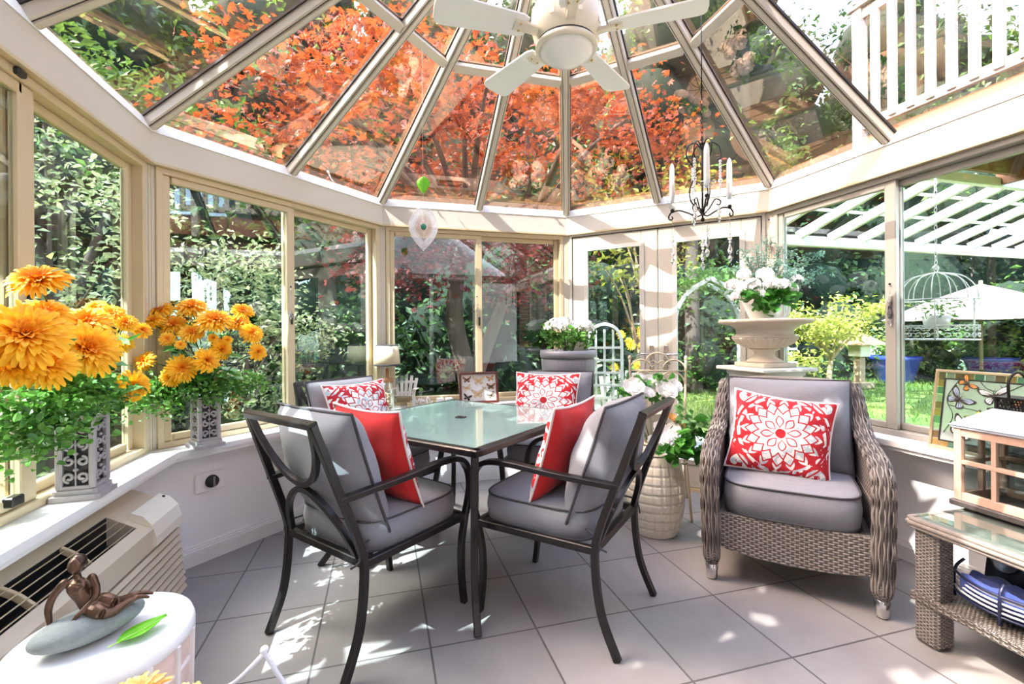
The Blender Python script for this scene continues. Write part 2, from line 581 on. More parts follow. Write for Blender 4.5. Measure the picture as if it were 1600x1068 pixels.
def foliage(name, centers, spread, n, size, mat, parent=None, asp=0.5, up=0.5, round_=False, seed=1, rel=None):
    """n leaves scattered in soft clumps round the centres (list of xyz or (k,3) array)"""
    g = np.random.default_rng(seed)
    Cn = np.asarray(centers, float); k = g.integers(0, len(Cn), n)
    sp = np.asarray(spread, float)
    P = Cn[k] + g.normal(size=(n, 3)) * sp
    D = g.normal(size=(n, 3)); D[:, 2] *= 0.6
    N = g.normal(size=(n, 3)); N[:, 2] = np.abs(N[:, 2]) + up
    s = size * g.uniform(.6, 1.25, n)
    v, f = leafgeo(P, D, unit(N), s, asp, .25, round_)
    return fast_mesh(name, v, f, mat, parent)

# ------------------------------------------------------------------ the conservatory shell
S_ = 1.548; HW = S_ / 2; R2 = S_ * math.sqrt(.5)
MX, YC = 0.769, 3.745
AB = Vector((MX - HW - R2, YC - R2, 0)); BC = Vector((MX - HW, YC, 0)); CD = Vector((MX + HW, YC, 0)); DE = Vector((MX + HW + R2, YC - R2, 0))
YB = -1.5                                        # house wall behind the camera
AZ = Vector((AB.x, YB, 0)); EZ = Vector((DE.x, YB, 0))
ZB, ZE, ZS = 2.035, 2.19, 0.64
APEX = Vector((0.803, 1.95, 3.43))
MIDC = Vector((MX, 1.9, 0))

fl = MB(); T_ = 0.12
fl.prism([(AZ.x - T_, YB - 1), (EZ.x + T_, YB - 1), (DE.x + T_, DE.y + .05), (CD.x + .05, CD.y + T_), (BC.x - .05, BC.y + T_), (AB.x - T_, AB.y + .05)], -0.12, 0.0)
tag(fl.build('floor', tile), kind='structure')

def outn(p, q):
    d = (q - p).normalized(); n = Vector((d.y, -d.x, 0))
    return n if n.dot((p + q) / 2 - MIDC) > 0 else -n

def wallprism(p, q, z0, z1, a, b, name, mat, e0=0.0, e1=0.0, parent=None):
    """a slab along p-q from offset a to b outward"""
    d = (q - p).normalized(); n = outn(p, q)
    P0, Q0 = p - d * e0, q + d * e1
    pts = [P0 + n * a, Q0 + n * a, Q0 + n * b, P0 + n * b]
    return MB().hull8([(v.x, v.y, z0) for v in pts], [(v.x, v.y, z1) for v in pts]).build(name, mat, parent)

sides = {'left': (AZ, AB), 'back_left': (AB, BC), 'back': (BC, CD), 'right': (DE, EZ)}
for k, (p, q) in sides.items():
    tag(wallprism(p, q, 0, 0.60, 0.0, 0.11, 'wall_' + k, wallw), kind='structure')
    # baseboard: plinth, step and rounded cap
    d = (q - p).normalized(); n = -outn(p, q); bb = MB()
    for (z0, z1, t) in ((0, .075, .018), (.075, .088, .012), (.088, .10, .007)):
        a, b = p, q
        bb.hull8([(v.x, v.y, z0) for v in (a, b, b + n * t, a + n * t)], [(v.x, v.y, z1) for v in (a, b, b + n * t, a + n * t)])
    tag(bb.build('baseboard_' + k, sillw), kind='structure')

# window sills: white boards mitred at the corners, with a small moulding under the nose
def inset(pts, t):
    """offset an open plan polyline inward by t, mitred"""
    out = []
    for i, p in enumerate(pts):
        ns = []
        if i > 0: ns.append(-outn(pts[i - 1], p))
        if i < len(pts) - 1: ns.append(-outn(p, pts[i + 1]))
        if len(ns) == 1: out.append(p + ns[0] * t)
        else:
            m = (ns[0] + ns[1]).normalized(); out.append(p + m * (t / m.dot(ns[0])))
    return out
def sillrun(name, pts, kind='structure'):
    mb = MB()
    for (z0, z1, t) in ((.612, .64, .15), (.59, .612, .135), (.575, .59, .02)):
        A, B = inset(pts, -0.01), inset(pts, t)
        for i in range(len(pts) - 1):
            q = [A[i], A[i + 1], B[i + 1], B[i]]
            mb.hull8([(v.x, v.y, z0) for v in q], [(v.x, v.y, z1) for v in q])
    tag(mb.build(name, sillw), kind=kind)
sillrun('trim_1', [AZ, AB, BC, CD])
sillrun('trim_2', [DE, EZ])

# eave beam all round: a deep fascia with a small drip lip and a sloping glazing ledge
def beamrun(name, pts):
    root = struct(name)
    A, B, L = inset(pts, -.09), inset(pts, .03), inset(pts, .042)
    D1, D2 = inset(pts, .035), inset(pts, -.075)
    f = MB(); lip = MB(); led = MB()
    for i in range(len(pts) - 1):
        q = [A[i], A[i + 1], B[i + 1], B[i]]
        f.hull8([(v.x, v.y, ZB + .012) for v in q], [(v.x, v.y, ZE) for v in q])
        q = [A[i], A[i + 1], L[i + 1], L[i]]
        lip.hull8([(v.x, v.y, ZB) for v in q], [(v.x, v.y, ZB + .012) for v in q])
        q = [B[i], B[i + 1]]
        a = [(D1[i].x, D1[i].y, ZE + .001), (D1[i + 1].x, D1[i + 1].y, ZE + .001), (D2[i + 1].x, D2[i + 1].y, ZE + .001), (D2[i].x, D2[i].y, ZE + .001)]
        I, J = inset(pts, 0.004), inset(pts, -.085)
        b = [(I[i].x, I[i].y, ZE + .062), (I[i + 1].x, I[i + 1].y, ZE + .062), (J[i + 1].x, J[i + 1].y, ZE + .004), (J[i].x, J[i].y, ZE + .004)]
        led.hull8(a, b)
    f.build('beam', beamw, root); lip.build('drip_lip', goldf, root); led.build('glazing_ledge', sillw, root)
beamrun('trim_3', [AZ, AB, BC, CD, DE, EZ])

# corner and mullion posts, from sill to beam (to the floor at the doors)
tn = 4
def post(p, n, z0, w=.075, d=.075, m=cream):
    global tn
    n = Vector(n).normalized(); root = struct('trim_%d' % tn); tn += 1
    sd = Vector((n.y, -n.x, 0))
    T = Matrix((sd, n, Vector((0, 0, 1)))).transposed().to_4x4(); T.translation = (p.x, p.y, 0)
    MB().box((0, .02, (z0 + ZB) / 2), (w, d, ZB - z0), T, .004).build('post', m, root)
    g = MB()
    for s in (-1, 1): g.box((s * .008, -.0182, (z0 + ZB) / 2), (.003, .004, ZB - z0 - .01), T)
    g.build('post_groove', goldf, root)
for p, n, z in ((AB, (-1, .41, 0), ZS), (BC, (-.41, 1, 0), ZS), (CD, (.41, 1, 0), 0.0), (DE, (1, .41, 0), 0.0)):
    post(p, n, z)

wn = 1
def window(p, q, leaves=2, mat=goldf, z0=ZS, z1=ZB, mull=.05):
    """a sliding window between plan points p and q: outer frame, sashes on two tracks, panes"""
    global wn
    root = struct('window_%d' % wn); wn += 1
    d = (q - p).normalized(); n = outn(p, q); L = (q - p).length
    T = Matrix((d, n, Vector((0, 0, 1)))).transposed().to_4x4(); T.translation = (p.x, p.y, 0)
    a, b = .035, L - .035
    f = MB(); fw = .03
    f.box(((a + b) / 2, .03, z0 + fw / 2), (b - a, .09, fw), T, .003).box(((a + b) / 2, .03, z1 - fw / 2), (b - a, .09, fw), T, .003)
    f.box((a + fw / 2, .03, (z0 + z1) / 2), (fw, .089, z1 - z0), T, .003).box((b - fw / 2, .03, (z0 + z1) / 2), (fw, .089, z1 - z0), T, .003)
    f.build('window_frame', mat, root)
    a += fw; b -= fw; zz0, zz1 = z0 + fw, z1 - fw
    sw = .036; W = (b - a) / leaves
    for i in range(leaves):
        x0, x1 = a + W * i - (mull / 2 if i else 0), a + W * (i + 1) + (mull / 2 if i < leaves - 1 else 0)
        y = .012 if i % 2 == 0 else .048
        sash = MB()
        sl = mull if i else sw; sr = mull if i < leaves - 1 else sw
        sash.box((x0 + sl / 2, y, (zz0 + zz1) / 2), (sl, .03, zz1 - zz0), T, .004).box((x1 - sr / 2, y, (zz0 + zz1) / 2), (sr, .03, zz1 - zz0), T, .004)
        sash.box(((x0 + x1) / 2, y, zz0 + sw / 2), (x1 - x0 - sl - sr, .03, sw), T, .004).box(((x0 + x1) / 2, y, zz1 - sw / 2), (x1 - x0 - sl - sr, .03, sw), T, .004)
        so = sash.build('sash', mat, root)
        MB().box(((x0 + sl + x1 - sr) / 2, y + .003, (zz0 + zz1) / 2), (x1 - x0 - sl - sr, .006, zz1 - zz0 - 2 * sw), T).build('pane', pane_m, so)
        if i == 0:
            h = MB().box((x1 - sr / 2, y - .02, 1.30), (.014, .012, .07), T, .003)
            h.build('latch', black, so)
    return root
BAY = 1.586
window(AB - Vector((0, BAY, 0)), AB, 2, goldf, mull=.07)
window(AB, BC, 2, goldf)
window(BC, CD, 2, goldf)
window(DE, DE - Vector((0, BAY, 0)), 2, greyf, mull=.058)
window(DE - Vector((0, BAY, 0)), DE - Vector((0, 2 * BAY, 0)), 2, greyf)
window(AB - Vector((0, 2 * BAY, 0)), AB - Vector((0, BAY, 0)), 2, goldf)
for x, nn in ((AB.x, (-1, 0, 0)), (DE.x, (1, 0, 0))):
    for k in (1, 2):
        post(Vector((x, AB.y - BAY * k, 0)), nn, ZS)

# the pair of glazed doors in the angled bay
dd = (DE - CD).normalized(); dn = outn(CD, DE); DL = (DE - CD).length
TD = Matrix((dd, dn, Vector((0, 0, 1)))).transposed().to_4x4(); TD.translation = (CD.x, CD.y, 0)
root = struct('trim_%d' % tn); tn += 1
f = MB().box((.045, .03, ZB / 2), (.02, .09, ZB), TD).box((DL - .045, .03, ZB / 2), (.02, .09, ZB), TD).box((DL / 2, .03, ZB - .008), (DL - .11, .09, .016), TD)
f.build('door_frame', cream, root)
MB().box((DL / 2, .02, .01), (DL - .11, .1, .02), TD).build('threshold', goldf, root)
g = MB().box((.0585, .01, ZB / 2), (.005, .03, ZB - .04), TD).box((DL - .0585, .01, ZB / 2), (.005, .03, ZB - .04), TD).box((DL / 2, .01, ZB - .0195), (DL - .12, .03, .005), TD)
g.build('weather_seal', gasket, root)
for i in range(2):
    root = struct('door_%d' % (i + 1))
    x0 = .062 + i * (DL / 2 - .058); x1 = x0 + DL / 2 - .066
    st = .125; z0, z1 = .025, ZB - .024; gt, gb = 1.90, .22
    xm = (x0 + x1) / 2
    lf = MB().box((x0 + st / 2, .012, (z0 + z1) / 2), (st, .045, z1 - z0), TD, .004).box((x1 - st / 2, .012, (z0 + z1) / 2), (st, .045, z1 - z0), TD, .004)
    lf.box((xm, .012, (gt + z1) / 2), (x1 - x0 - 2 * st, .045, z1 - gt), TD, .003).box((xm, .012, (z0 + gb) / 2), (x1 - x0 - 2 * st, .045, gb - z0), TD, .003)
    lf.build('door_leaf', cream, root)
    mo = MB()                                      # mitred bead round the glass
    o = [(x0 + st - .022, gb - .022), (x1 - st + .022, gb - .022), (x1 - st + .022, gt + .022), (x0 + st - .022, gt + .022)]
    q = [(x0 + st + .012, gb + .012), (x1 - st - .012, gb + .012), (x1 - st - .012, gt - .012), (x0 + st + .012, gt - .012)]
    for k in range(4):
        m = (k + 1) % 4
        a = [TD @ Vector((*[(o[k][0]), ][:1], -.0105, o[k][1])), TD @ Vector((o[m][0], -.0105, o[m][1])), TD @ Vector((q[m][0], -.0105, q[m][1])), TD @ Vector((q[k][0], -.0105, q[k][1]))]
        b = [TD @ Vector((o[k][0], -.018, o[k][1])), TD @ Vector((o[m][0], -.018, o[m][1])), TD @ Vector((q[m][0], -.026, q[m][1])), TD @ Vector((q[k][0], -.026, q[k][1]))]
        mo.hull8(a, b)
    mo.build('glazing_bead', beamw, root)
    MB().box((xm, .012, (gt + gb) / 2), (x1 - x0 - 2 * st, .006, gt - gb), TD).build('pane', pane_m, root)
    hx = x1 - .05 if i == 0 else x0 + .05
    h = MB().box((hx, -.016, 1.0), (.03, .01, .2), TD, .004).tube([TD @ Vector((hx, -.02, 1.03)), TD @ Vector((hx, -.06, 1.03)), TD @ Vector((hx + (-.1 if i == 0 else .1), -.06, 1.03))], .008)
    h.build('door_handle', chrome, root)

# glass roof: hips, rafters, ring purlin, bronze panes
root = struct('ceiling')
base, top = [], []
NB = 5
for k in range(NB, 0, -1):
    y = AB.y - .793 * k; base.append(Vector((AB.x, y, ZE))); top.append(Vector((APEX.x, min(y, APEX.y), APEX.z)))
for p in (AB, (AB + BC) / 2, BC, (BC + CD) / 2, CD, (CD + DE) / 2, DE):
    base.append(Vector((p.x, p.y, ZE))); top.append(APEX.copy())
for k in range(1, NB + 1):
    y = AB.y - .793 * k; base.append(Vector((DE.x, y, ZE))); top.append(Vector((APEX.x, min(y, APEX.y), APEX.z)))
n = len(base)
LIFT = Vector((0, 0, .062))
TP = .508
for i in range(n):
    p, q = base[i], top[i]
    d = (q - p).normalized(); side = d.cross(Vector((0, 0, 1))).normalized(); up = side.cross(d)
    q2 = q - d * .05
    main = MB().bar(p + up * .03, q2 + up * .03, .058, .062, up, .004).bar(p + up * .0, q2 + up * .0, .026, .02, up, .003)
    r = main.build('rafter', cream, root)
    gk = MB()
    for s in (-1, 1):
        gk.bar(p + up * .052 + side * s * .033, q2 + up * .052 + side * s * .033, .008, .014, up)
        gk.bar(p - up * .0012 + side * s * .0185, q2 - up * .0012 + side * s * .0185, .0025, .004, up)
    gk.build('gasket', gasket, r)
for i in range(n - 1):
    for lo in (0, 1):
        if lo == 0: quad = [base[i], base[i + 1], base[i + 1].lerp(top[i + 1], TP), base[i].lerp(top[i], TP)]
        else: quad = [base[i].lerp(top[i], TP), base[i + 1].lerp(top[i + 1], TP), top[i + 1].lerp(base[i + 1], .02), top[i].lerp(base[i], .02)]
        nn = (quad[1] - quad[0]).cross(quad[3] - quad[0]).normalized()
        if nn.z < 0: nn = -nn
        up = Vector((0, 0, .062))
        a = [v + up for v in quad]; b = [v + up + nn * .006 for v in quad]
        MB().hull8(a, b).build('roof_pane', roof_m, root)
    a, b = base[i].lerp(top[i], TP), base[i + 1].lerp(top[i + 1], TP)
    d = (b - a).normalized()
    sl = ((top[i] + top[i + 1]) / 2 - (base[i] + base[i + 1]) / 2).normalized(); up = d.cross(sl).normalized()
    if up.z < 0: up = -up
    pu = MB().bar(a + d * .03 + up * .03, b - d * .03 + up * .03, .05, .05, up, .003).build('purlin', cream, root)
    MB().bar(a + d * .03 + up * .056 + sl * .028, b - d * .03 + up * .056 + sl * .028, .012, .008, up).build('gasket', gasket, pu)
rb = MB().bar((APEX.x, YB - .1, APEX.z + .03), (APEX.x, APEX.y, APEX.z + .03), .09, .10, (0, 0, 1), .006)
rb.lathe([(.001, -.055), (.07, -.05), (.11, -.02), (.12, .05), (.06, .09), (.001, .10)], tuple(APEX), 16)
rb.build('ridge_beam', cream, root)

# house wall behind the camera with a patio door opening
hw = MB()
hw.box((AZ.x - 3.4, YB - .15, 3.2), (7.2, .3, 6.4)).box((EZ.x + 1.4, YB - .15, 3.2), (3.2, .3, 6.4)).box((MX, YB - .15, 4.4), (4.2, .3, 4.0))  # upper height added, out of view, to shade the front floor
hw.box((.0 - .55, YB - .15, 1.2), (1.2, .3, 2.4)).box((2.25, YB - .15, 1.2), (.9, .3, 2.4))
tag(hw.build('wall_front', brick), kind='structure')
root = struct('door_3')
dm = MB()
for x in (.08, .92, 1.77): dm.box((x, YB - .08, 1.14), (.07, .08, 2.28), None, .004)
dm.box((.925, YB - .08, 2.30), (1.76, .08, .08), None, .004).box((.925, YB - .08, .05), (1.76, .08, .1), None, .004)
dm.build('door_frame', sillw, root)
MB().box((.50, YB - .08, 1.18), (.76, .008, 2.1)).build('pane', pane_m, root)
MB().box((1.345, YB - .08, 1.18), (.76, .008, 2.1)).build('pane', pane_m, root)
# the dim room of the house beyond the patio door
hr = MB()
hr.box((.925, YB - 3.4, 1.3), (3.6, .1, 2.8)).box((-.9, YB - 1.85, 1.3), (.1, 3.1, 2.8)).box((2.75, YB - 1.85, 1.3), (.1, 3.1, 2.8)).box((.925, YB - 1.85, 2.68), (3.6, 3.1, .1))
tag(hr.build('wall_house', wallw), kind='structure')
tag(MB().box((.925, YB - 2.2, -.06), (3.6, 2.35, .119)).build('floor_house', woodmat('oak_floor', lin(150, 110, 76), lin(186, 146, 104))), kind='structure')

# unseen white lining added over the brick to bounce light into the room
ln = MB()
for x0, x1 in ((AZ.x, -.02), (1.86, EZ.x)): ln.box(((x0 + x1) / 2, YB + .012, 1.1), (x1 - x0, .024, 2.2))
ln.box((MX, YB + .012, 2.78), (EZ.x - AZ.x, .024, .86))
tag(ln.build('wall_bounce_lining', wallw), kind='structure')

# ------------------------------------------------------------------ cushions and pillows
def seat_cushion(w, d, h, seed=0, r=.03):
    """boxed cushion: soft edges, slightly puffed; returns mesh builder and its two seam loops"""
    n = 20; mb = MB(); g = random.Random(seed)
    ph = [g.uniform(0, 6.28) for _ in range(6)]
    def outline(u, v):
        k = 5.0                                            # rounded-square plan
        m = max(abs(u), abs(v)); 
        if m < 1e-6: return 0, 0
        nrm = (abs(u) ** k + abs(v) ** k) ** (1 / k)
        return u * m / nrm * 1.0 if nrm else 0, v * m / nrm if nrm else 0
    vs, fs = [], []
    for side in (1, -1):
        b = len(vs)
        for j in range(n + 1):
            for i in range(n + 1):
                u, v = 2 * i / n - 1, 2 * j / n - 1
                x, y = outline(u, v)
                m = max(abs(u), abs(v))
                e = 1 - m ** 8 * .10
                puff = (1 - u * u) * (1 - v * v)
                z = side * (h / 2 * (1 - .06 * m ** 6) + .013 * puff + .003 * math.sin(5 * u + ph[0]) * math.sin(4 * v + ph[1]) * puff)
                vs.append((x * w / 2 * e ** .3, y * d / 2 * e ** .3, z))
        for j in range(n):
            for i in range(n):
                a = b + j * (n + 1) + i
                q = (a, a + 1, a + n + 2, a + n + 1)
                fs.append(q if side > 0 else q[::-1])
    ring = [(i, 0) for i in range(n)] + [(n, j) for j in range(n)] + [(n - i, n) for i in range(n)] + [(0, n - j) for j in range(n)]
    N1 = (n + 1) ** 2; L = len(ring)
    # side band with one bulging middle loop
    mid0 = len(vs)
    for (i, j) in ring:
        a = Vector(vs[j * (n + 1) + i]); c = Vector(vs[N1 + j * (n + 1) + i]); m = (a + c) / 2
        vs.append((m.x * (1 + .014 / w), m.y * (1 + .014 / d), m.z))
    for k in range(L):
        k2 = (k + 1) % L
        t, t2 = ring[k][1] * (n + 1) + ring[k][0], ring[k2][1] * (n + 1) + ring[k2][0]
        fs.append((t, mid0 + k, mid0 + k2, t2)); fs.append((mid0 + k, N1 + t, N1 + t2, mid0 + k2))
    mb.add(vs, fs, True)
    loops = [[vs[j * (n + 1) + i] for (i, j) in ring], [vs[N1 + j * (n + 1) + i] for (i, j) in ring]]
    return mb, loops

def pillow_parts(w, h, t, seed=0, ear=.09, n=22):
    """knife-edge pillow: front shell, back shell, seam loop; local z is the front"""
    g = random.Random(seed); ph = [g.uniform(0, 6.28) for _ in range(8)]
    def pt(u, v, s):
        x = w / 2 * u * (1 - ear * (1 - v * v) * u * u); y = h / 2 * v * (1 - ear * (1 - u * u) * v * v)
        p = max(0, (1 - u * u) * (1 - v * v)) ** .45
        wr = .006 * math.sin(6 * u + 3 * v + ph[0]) * p + .004 * math.sin(9 * v - 4 * u + ph[1]) * p
        return (x, y, s * (t / 2 * p + wr))
    out = []
    for s in (1, -1):
        vs = [pt(2 * i / n - 1, 2 * j / n - 1, s) for j in range(n + 1) for i in range(n + 1)]
        fs = []
        for j in range(n):
            for i in range(n):
                a = j * (n + 1) + i; q = (a, a + 1, a + n + 2, a + n + 1); fs.append(q if s > 0 else q[::-1])
        out.append(MB().add(vs, fs, True))
    ring = [(i, 0) for i in range(n)] + [(n, j) for j in range(n)] + [(n - i, n) for i in range(n)] + [(0, n - j) for j in range(n)]
    loop = [pt(2 * i / n - 1, 2 * j / n - 1, 0) for i, j in ring]
    return out[0], out[1], loop

def throw_pillow(label, loc, right, up, w, h, t, group, front, seed=0, backm=None):
    r = thing('throw_pillow', label, 'pillow', loc, 0, group)
    r.rotation_euler = frame_rot(right, up)
    f, b, loop = pillow_parts(w, h, t, seed)
    f.build('printed_front', front, r, fix=False); b.build('plain_back', backm or redfab, r, fix=False)
    MB().tube(loop, .0055, 6, True).build('piping', whitepipe, r)
    return r
med_sq = medallionmat('medallion_print', .225, .225, .2)
med_lo = medallionmat('medallion_print_wide', .24, .21, .2)

# ------------------------------------------------------------------ patio dining chairs
def rect_ring(y0, y1, x, z): return [(-x, y0, z), (x, y0, z), (x, y1, z), (-x, y1, z)]

def make_chair(label):
    r = thing('patio_chair', label, 'chair', (0, 0, 0), 0, 'patio dining chairs round the glass table')
    W = .25
    post_p = smoothpath([(-.035, -.44, .90), (-.02, -.36, .68), (-.006, -.285, .47), (0, -.266, .36), (0, -.288, .16), (.0, -.352, .002)], 6)
    arm_p = smoothpath([(-.018, -.352, .632), (0, -.1, .648), (0, .12, .662), (0, .235, .645), (0, .292, .585), (0, .305, .50), (0, .272, .38), (0, .248, .27), (0, .246, .14), (0, .262, .002)], 6)
    split = next(i for i, p in enumerate(arm_p) if p.y > .28)
    for s in (-1, 1):
        sh = lambda P: [Vector((s * (W + p.x), p.y, p.z)) for p in P]
        MB().sweep(sh(post_p), (1, 0, 0), .027, .027).build('leg', bmetal, r)
        out = [Vector((s * (W + p.x + .012 * math.sin(PI * k / split)), p.y, p.z)) for k, p in enumerate(arm_p[:split + 1])]
        MB().sweep(out, (1, 0, 0), .04, .022).build('armrest', bmetal, r)
        MB().sweep(sh(arm_p[split:]), (1, 0, 0), .03, .024).build('leg', bmetal, r)
    sf = MB()
    for y in (-.262, .262): sf.bar((-W, y, .385), (W, y, .385), .028, .03, (0, 0, 1), .003)
    for s in (-1, 1): sf.bar((s * W, -.262, .385), (s * W, .262, .385), .026, .03, (0, 0, 1), .003)
    for x in (-.13, 0, .13): sf.bar((x, -.25, .39), (x, .25, .39), .03, .008)
    sf.build('seat_frame', bmetal, r)
    # back: top rail and two curves that meet in the middle
    nrm = Vector((0, .94, .33)).normalized()
    def bk(x, z):                                           # a point of the sloping back plane
        k = (z - .40) / .5; return Vector((x * (1 - .10 * k), -.268 - .172 * k, z))
    MB().sweep([bk(-W - .0, .90), bk(W + .0, .90)], nrm, .03, .026).build('top_rail', bmetal, r)
    up_ = smoothpath([bk(-.225, .89), bk(-.185, .78), bk(-.10, .685), bk(0, .652), bk(.10, .685), bk(.185, .78), bk(.225, .89)], 6)
    lo_ = smoothpath([bk(-.215, .41), bk(-.17, .52), bk(-.085, .60), bk(0, .628), bk(.085, .60), bk(.17, .52), bk(.215, .41)], 6)
    MB().sweep(up_, nrm, .022, .024).sweep(lo_, nrm, .022, .024).build('back_scroll', bmetal, r)
    mb, loops = seat_cushion(.50, .53, .115, 3)
    c = mb.build('seat_cushion', greyfab, r); c.location = (0, .012, .452)
    pp = MB(); [pp.tube(l, .0045, 6, True) for l in loops]
    pp.build('piping', darkpipe, c)
    f, b, loop = pillow_parts(.49, .49, .23, 5, .03)
    mb = MB(); mb.v = f.v + b.v; mb.f = f.f + [tuple(i + len(f.v) for i in q) for q in b.f]; mb.sm = f.sm + b.sm
    c2 = mb.build('back_cushion', greyfab, r)
    c2.location = (0, -.228, .69); c2.rotation_euler = frame_rot((-1, 0, 0), (0, -.33, .94))
    MB().tube(loop, .006, 6, True).build('piping', darkpipe, c2)
    MB().lathe([(.001, -.004), (.012, -.002), (.012, .002), (.001, .004)], (0, .0, -.104), 10).build('button', darkpipe, c2)
    for s in (-1, 1): MB().tube(smoothpath([(s * .20, -.19, .45), (s * .24, -.27, .43), (s * .25, -.285, .40), (s * .22, -.30, .375)], 4), .004, 5).build('cushion_tie', darkpipe, r)
    return r
def face(fx, fy): return math.atan2(-fx, fy)
CH = {}
chA = make_chair('grey cushioned patio chair with its back to us, nearest the air conditioner')
chA.location = (-.017, 2.09, 0); chA.rotation_euler = (0, 0, face(.78, .63))
CH['A'] = (chA, Vector((.78, .63, 0)).normalized())
for k, lab, loc, f in (('B', 'grey cushioned patio chair side on, between glass table and wicker armchair', (.762, 1.956, 0), (-.68, .73)),
                       ('C', 'grey cushioned patio chair behind the glass table, in front of the shell lamp', (-.05, 2.865, 0), (.66, -.75)),
                       ('D', 'grey cushioned patio chair behind the glass table, in front of the tall grey planter', (1.074, 2.915, 0), (-.55, -.835))):
    o = dup(chA, lab, None, loc, (0, 0, face(*f))); CH[k] = (o, Vector((*f, 0)).normalized())

def on_chair(k, x, y, z):
    o, f = CH[k]; rt = Vector((f.y, -f.x, 0))
    return Vector(o.location) + rt * x + f * y + Vector((0, 0, z))
def pillow_on(k, label, x, y, z, w, h, t, mat, seed, lean=.28, twist=0.0):
    o, f = CH[k]; ff = Matrix.Rotation(twist, 3, 'Z') @ f; rt = Vector((ff.y, -ff.x, 0))
    # seen from the front: local x to the sitter's left so that local z looks forward
    throw_pillow(label, on_chair(k, x, y, z), -rt, Vector((0, 0, 1)) - ff * lean, w, h, t, 'red and white medallion pillows', mat, seed)
pillow_on('A', 'red throw pillow seen from behind on the patio chair by the air conditioner', .03, -.035, .70, .43, .42, .13, med_sq, 1, .30)
pillow_on('B', 'red throw pillow seen from its edge on the side-on patio chair', -.02, -.035, .70, .43, .42, .13, med_sq, 2, .30)
pillow_on('C', 'crimson scroll pillow on the patio chair before the shell lamp', .03, -.075, .725, .44, .40, .12, med_lo, 3, .36)
pillow_on('D', 'red medallion pillow on the patio chair before the tall grey planter', .05, -.085, .725, .46, .42, .12, med_lo, 4, .38)

# ------------------------------------------------------------------ glass table
t = thing('dining_table', 'square glass patio dining table with dark bronze frame', 'table', (.414, 2.54, 0), math.radians(40.5))
H_ = .505; tz = .74
fr = MB()
for a, b in (((-H_, -H_), (H_, -H_)), ((H_, -H_), (H_, H_)), ((H_, H_), (-H_, H_)), ((-H_, H_), (-H_, -H_))):
    fr.bar((*a, tz - .018), (*b, tz - .018), .04, .03, (0, 0, 1), .005, .02)
fr.build('table_frame', bmetal, t)
m, ntg, bs = newmat('pebbled_table_glass')
bs.inputs['Base Color'].default_value = lin(158, 190, 186); bs.inputs['Transmission Weight'].default_value = .35
bs.inputs['Roughness'].default_value = .10; bs.inputs['IOR'].default_value = 1.6; bs.inputs['Coat Weight'].default_value = .6; bs.inputs['Coat Roughness'].default_value = .03
_, vv = coords(ntg); bump(ntg, bs, noise(ntg, vv, 45, 2), .10, .004)
MB().box((0, 0, tz - .004), (2 * H_ - .03, 2 * H_ - .03, .006)).build('glass_top', m, t)
MB().lathe([(.03, 0), (.032, .004), (.022, .005), (.022, .0)], (0, 0, tz - .001), 20).build('umbrella_hole_ring', bmetal, t)
for sx in (-1, 1):
    for sy in (-1, 1):
        x, y = sx * (H_ - .03), sy * (H_ - .03)
        p = smoothpath([(x, y, tz - .03), (x - sx * .01, y - sy * .01, .52), (x - sx * .035, y - sy * .035, .3), (x - sx * .01, y - sy * .01, .12), (x + sx * .045, y + sy * .045, .002)], 6)
        MB().sweep(p, Vector((sx, -sy, 0)), .03, .03).build('leg', bmetal, t)
br = MB()
for s in (-1, 1):
    br.tube(smoothpath([(s * .455, -.455, .69), (s * .16, -.1, .685), (s * .16, .1, .685), (s * .455, .455, .69)], 8), .008, 8)
br.tube([(-.17, 0, .685), (.17, 0, .685)], .008, 8)
br.build('stretcher', bmetal, t)

# ------------------------------------------------------------------ wicker armchair
ang = face(-.707, -.707)
wc = thing('wicker_armchair', 'grey wicker armchair with grey cushions and chrome tipped legs', 'armchair', (1.996, 1.91, 0), ang)
W2 = .33
# arms: a swept outline seen from the side, thick inwards
def arm_panel(s):
    """side wall with rounded, sloping top: back post, wing, arm, front post"""
    outer = smoothpath([(0, .315, .10), (0, .325, .30), (0, .325, .48), (0, .30, .575), (0, .22, .625), (0, .05, .645), (0, -.12, .665), (0, -.22, .72), (0, -.28, .82), (0, -.335, .92)], 5)
    vs, fs = [], []
    n = len(outer)
    for (dx, dz) in ((0, 0), (.012, .010), (.045, .012), (.06, 0)):
        for p in outer:
            x = s * (W2 + .03 - dx); 
            vs.append((x, p.y, p.z + (dz if p.z > .5 else 0)))
    for k in range(3):
        for i in range(n - 1):
            a = k * n + i; fs.append((a, a + 1, a + n + 1, a + n))
    b = len(vs)
    # outer and inner faces down to the apron line
    for x in (W2 + .03, W2 - .03):
        for p in outer: vs.append((s * x, p.y, p.z))
        for p in outer: vs.append((s * x, min(p.y, .315) if p.z > .3 else .315, .14))
    for q in (0, 1):
        o = b + q * 2 * n
        for i in range(n - 1): fs.append((o + i, o + i + 1, o + n + i + 1, o + n + i))
    return MB().add(vs, fs, False)
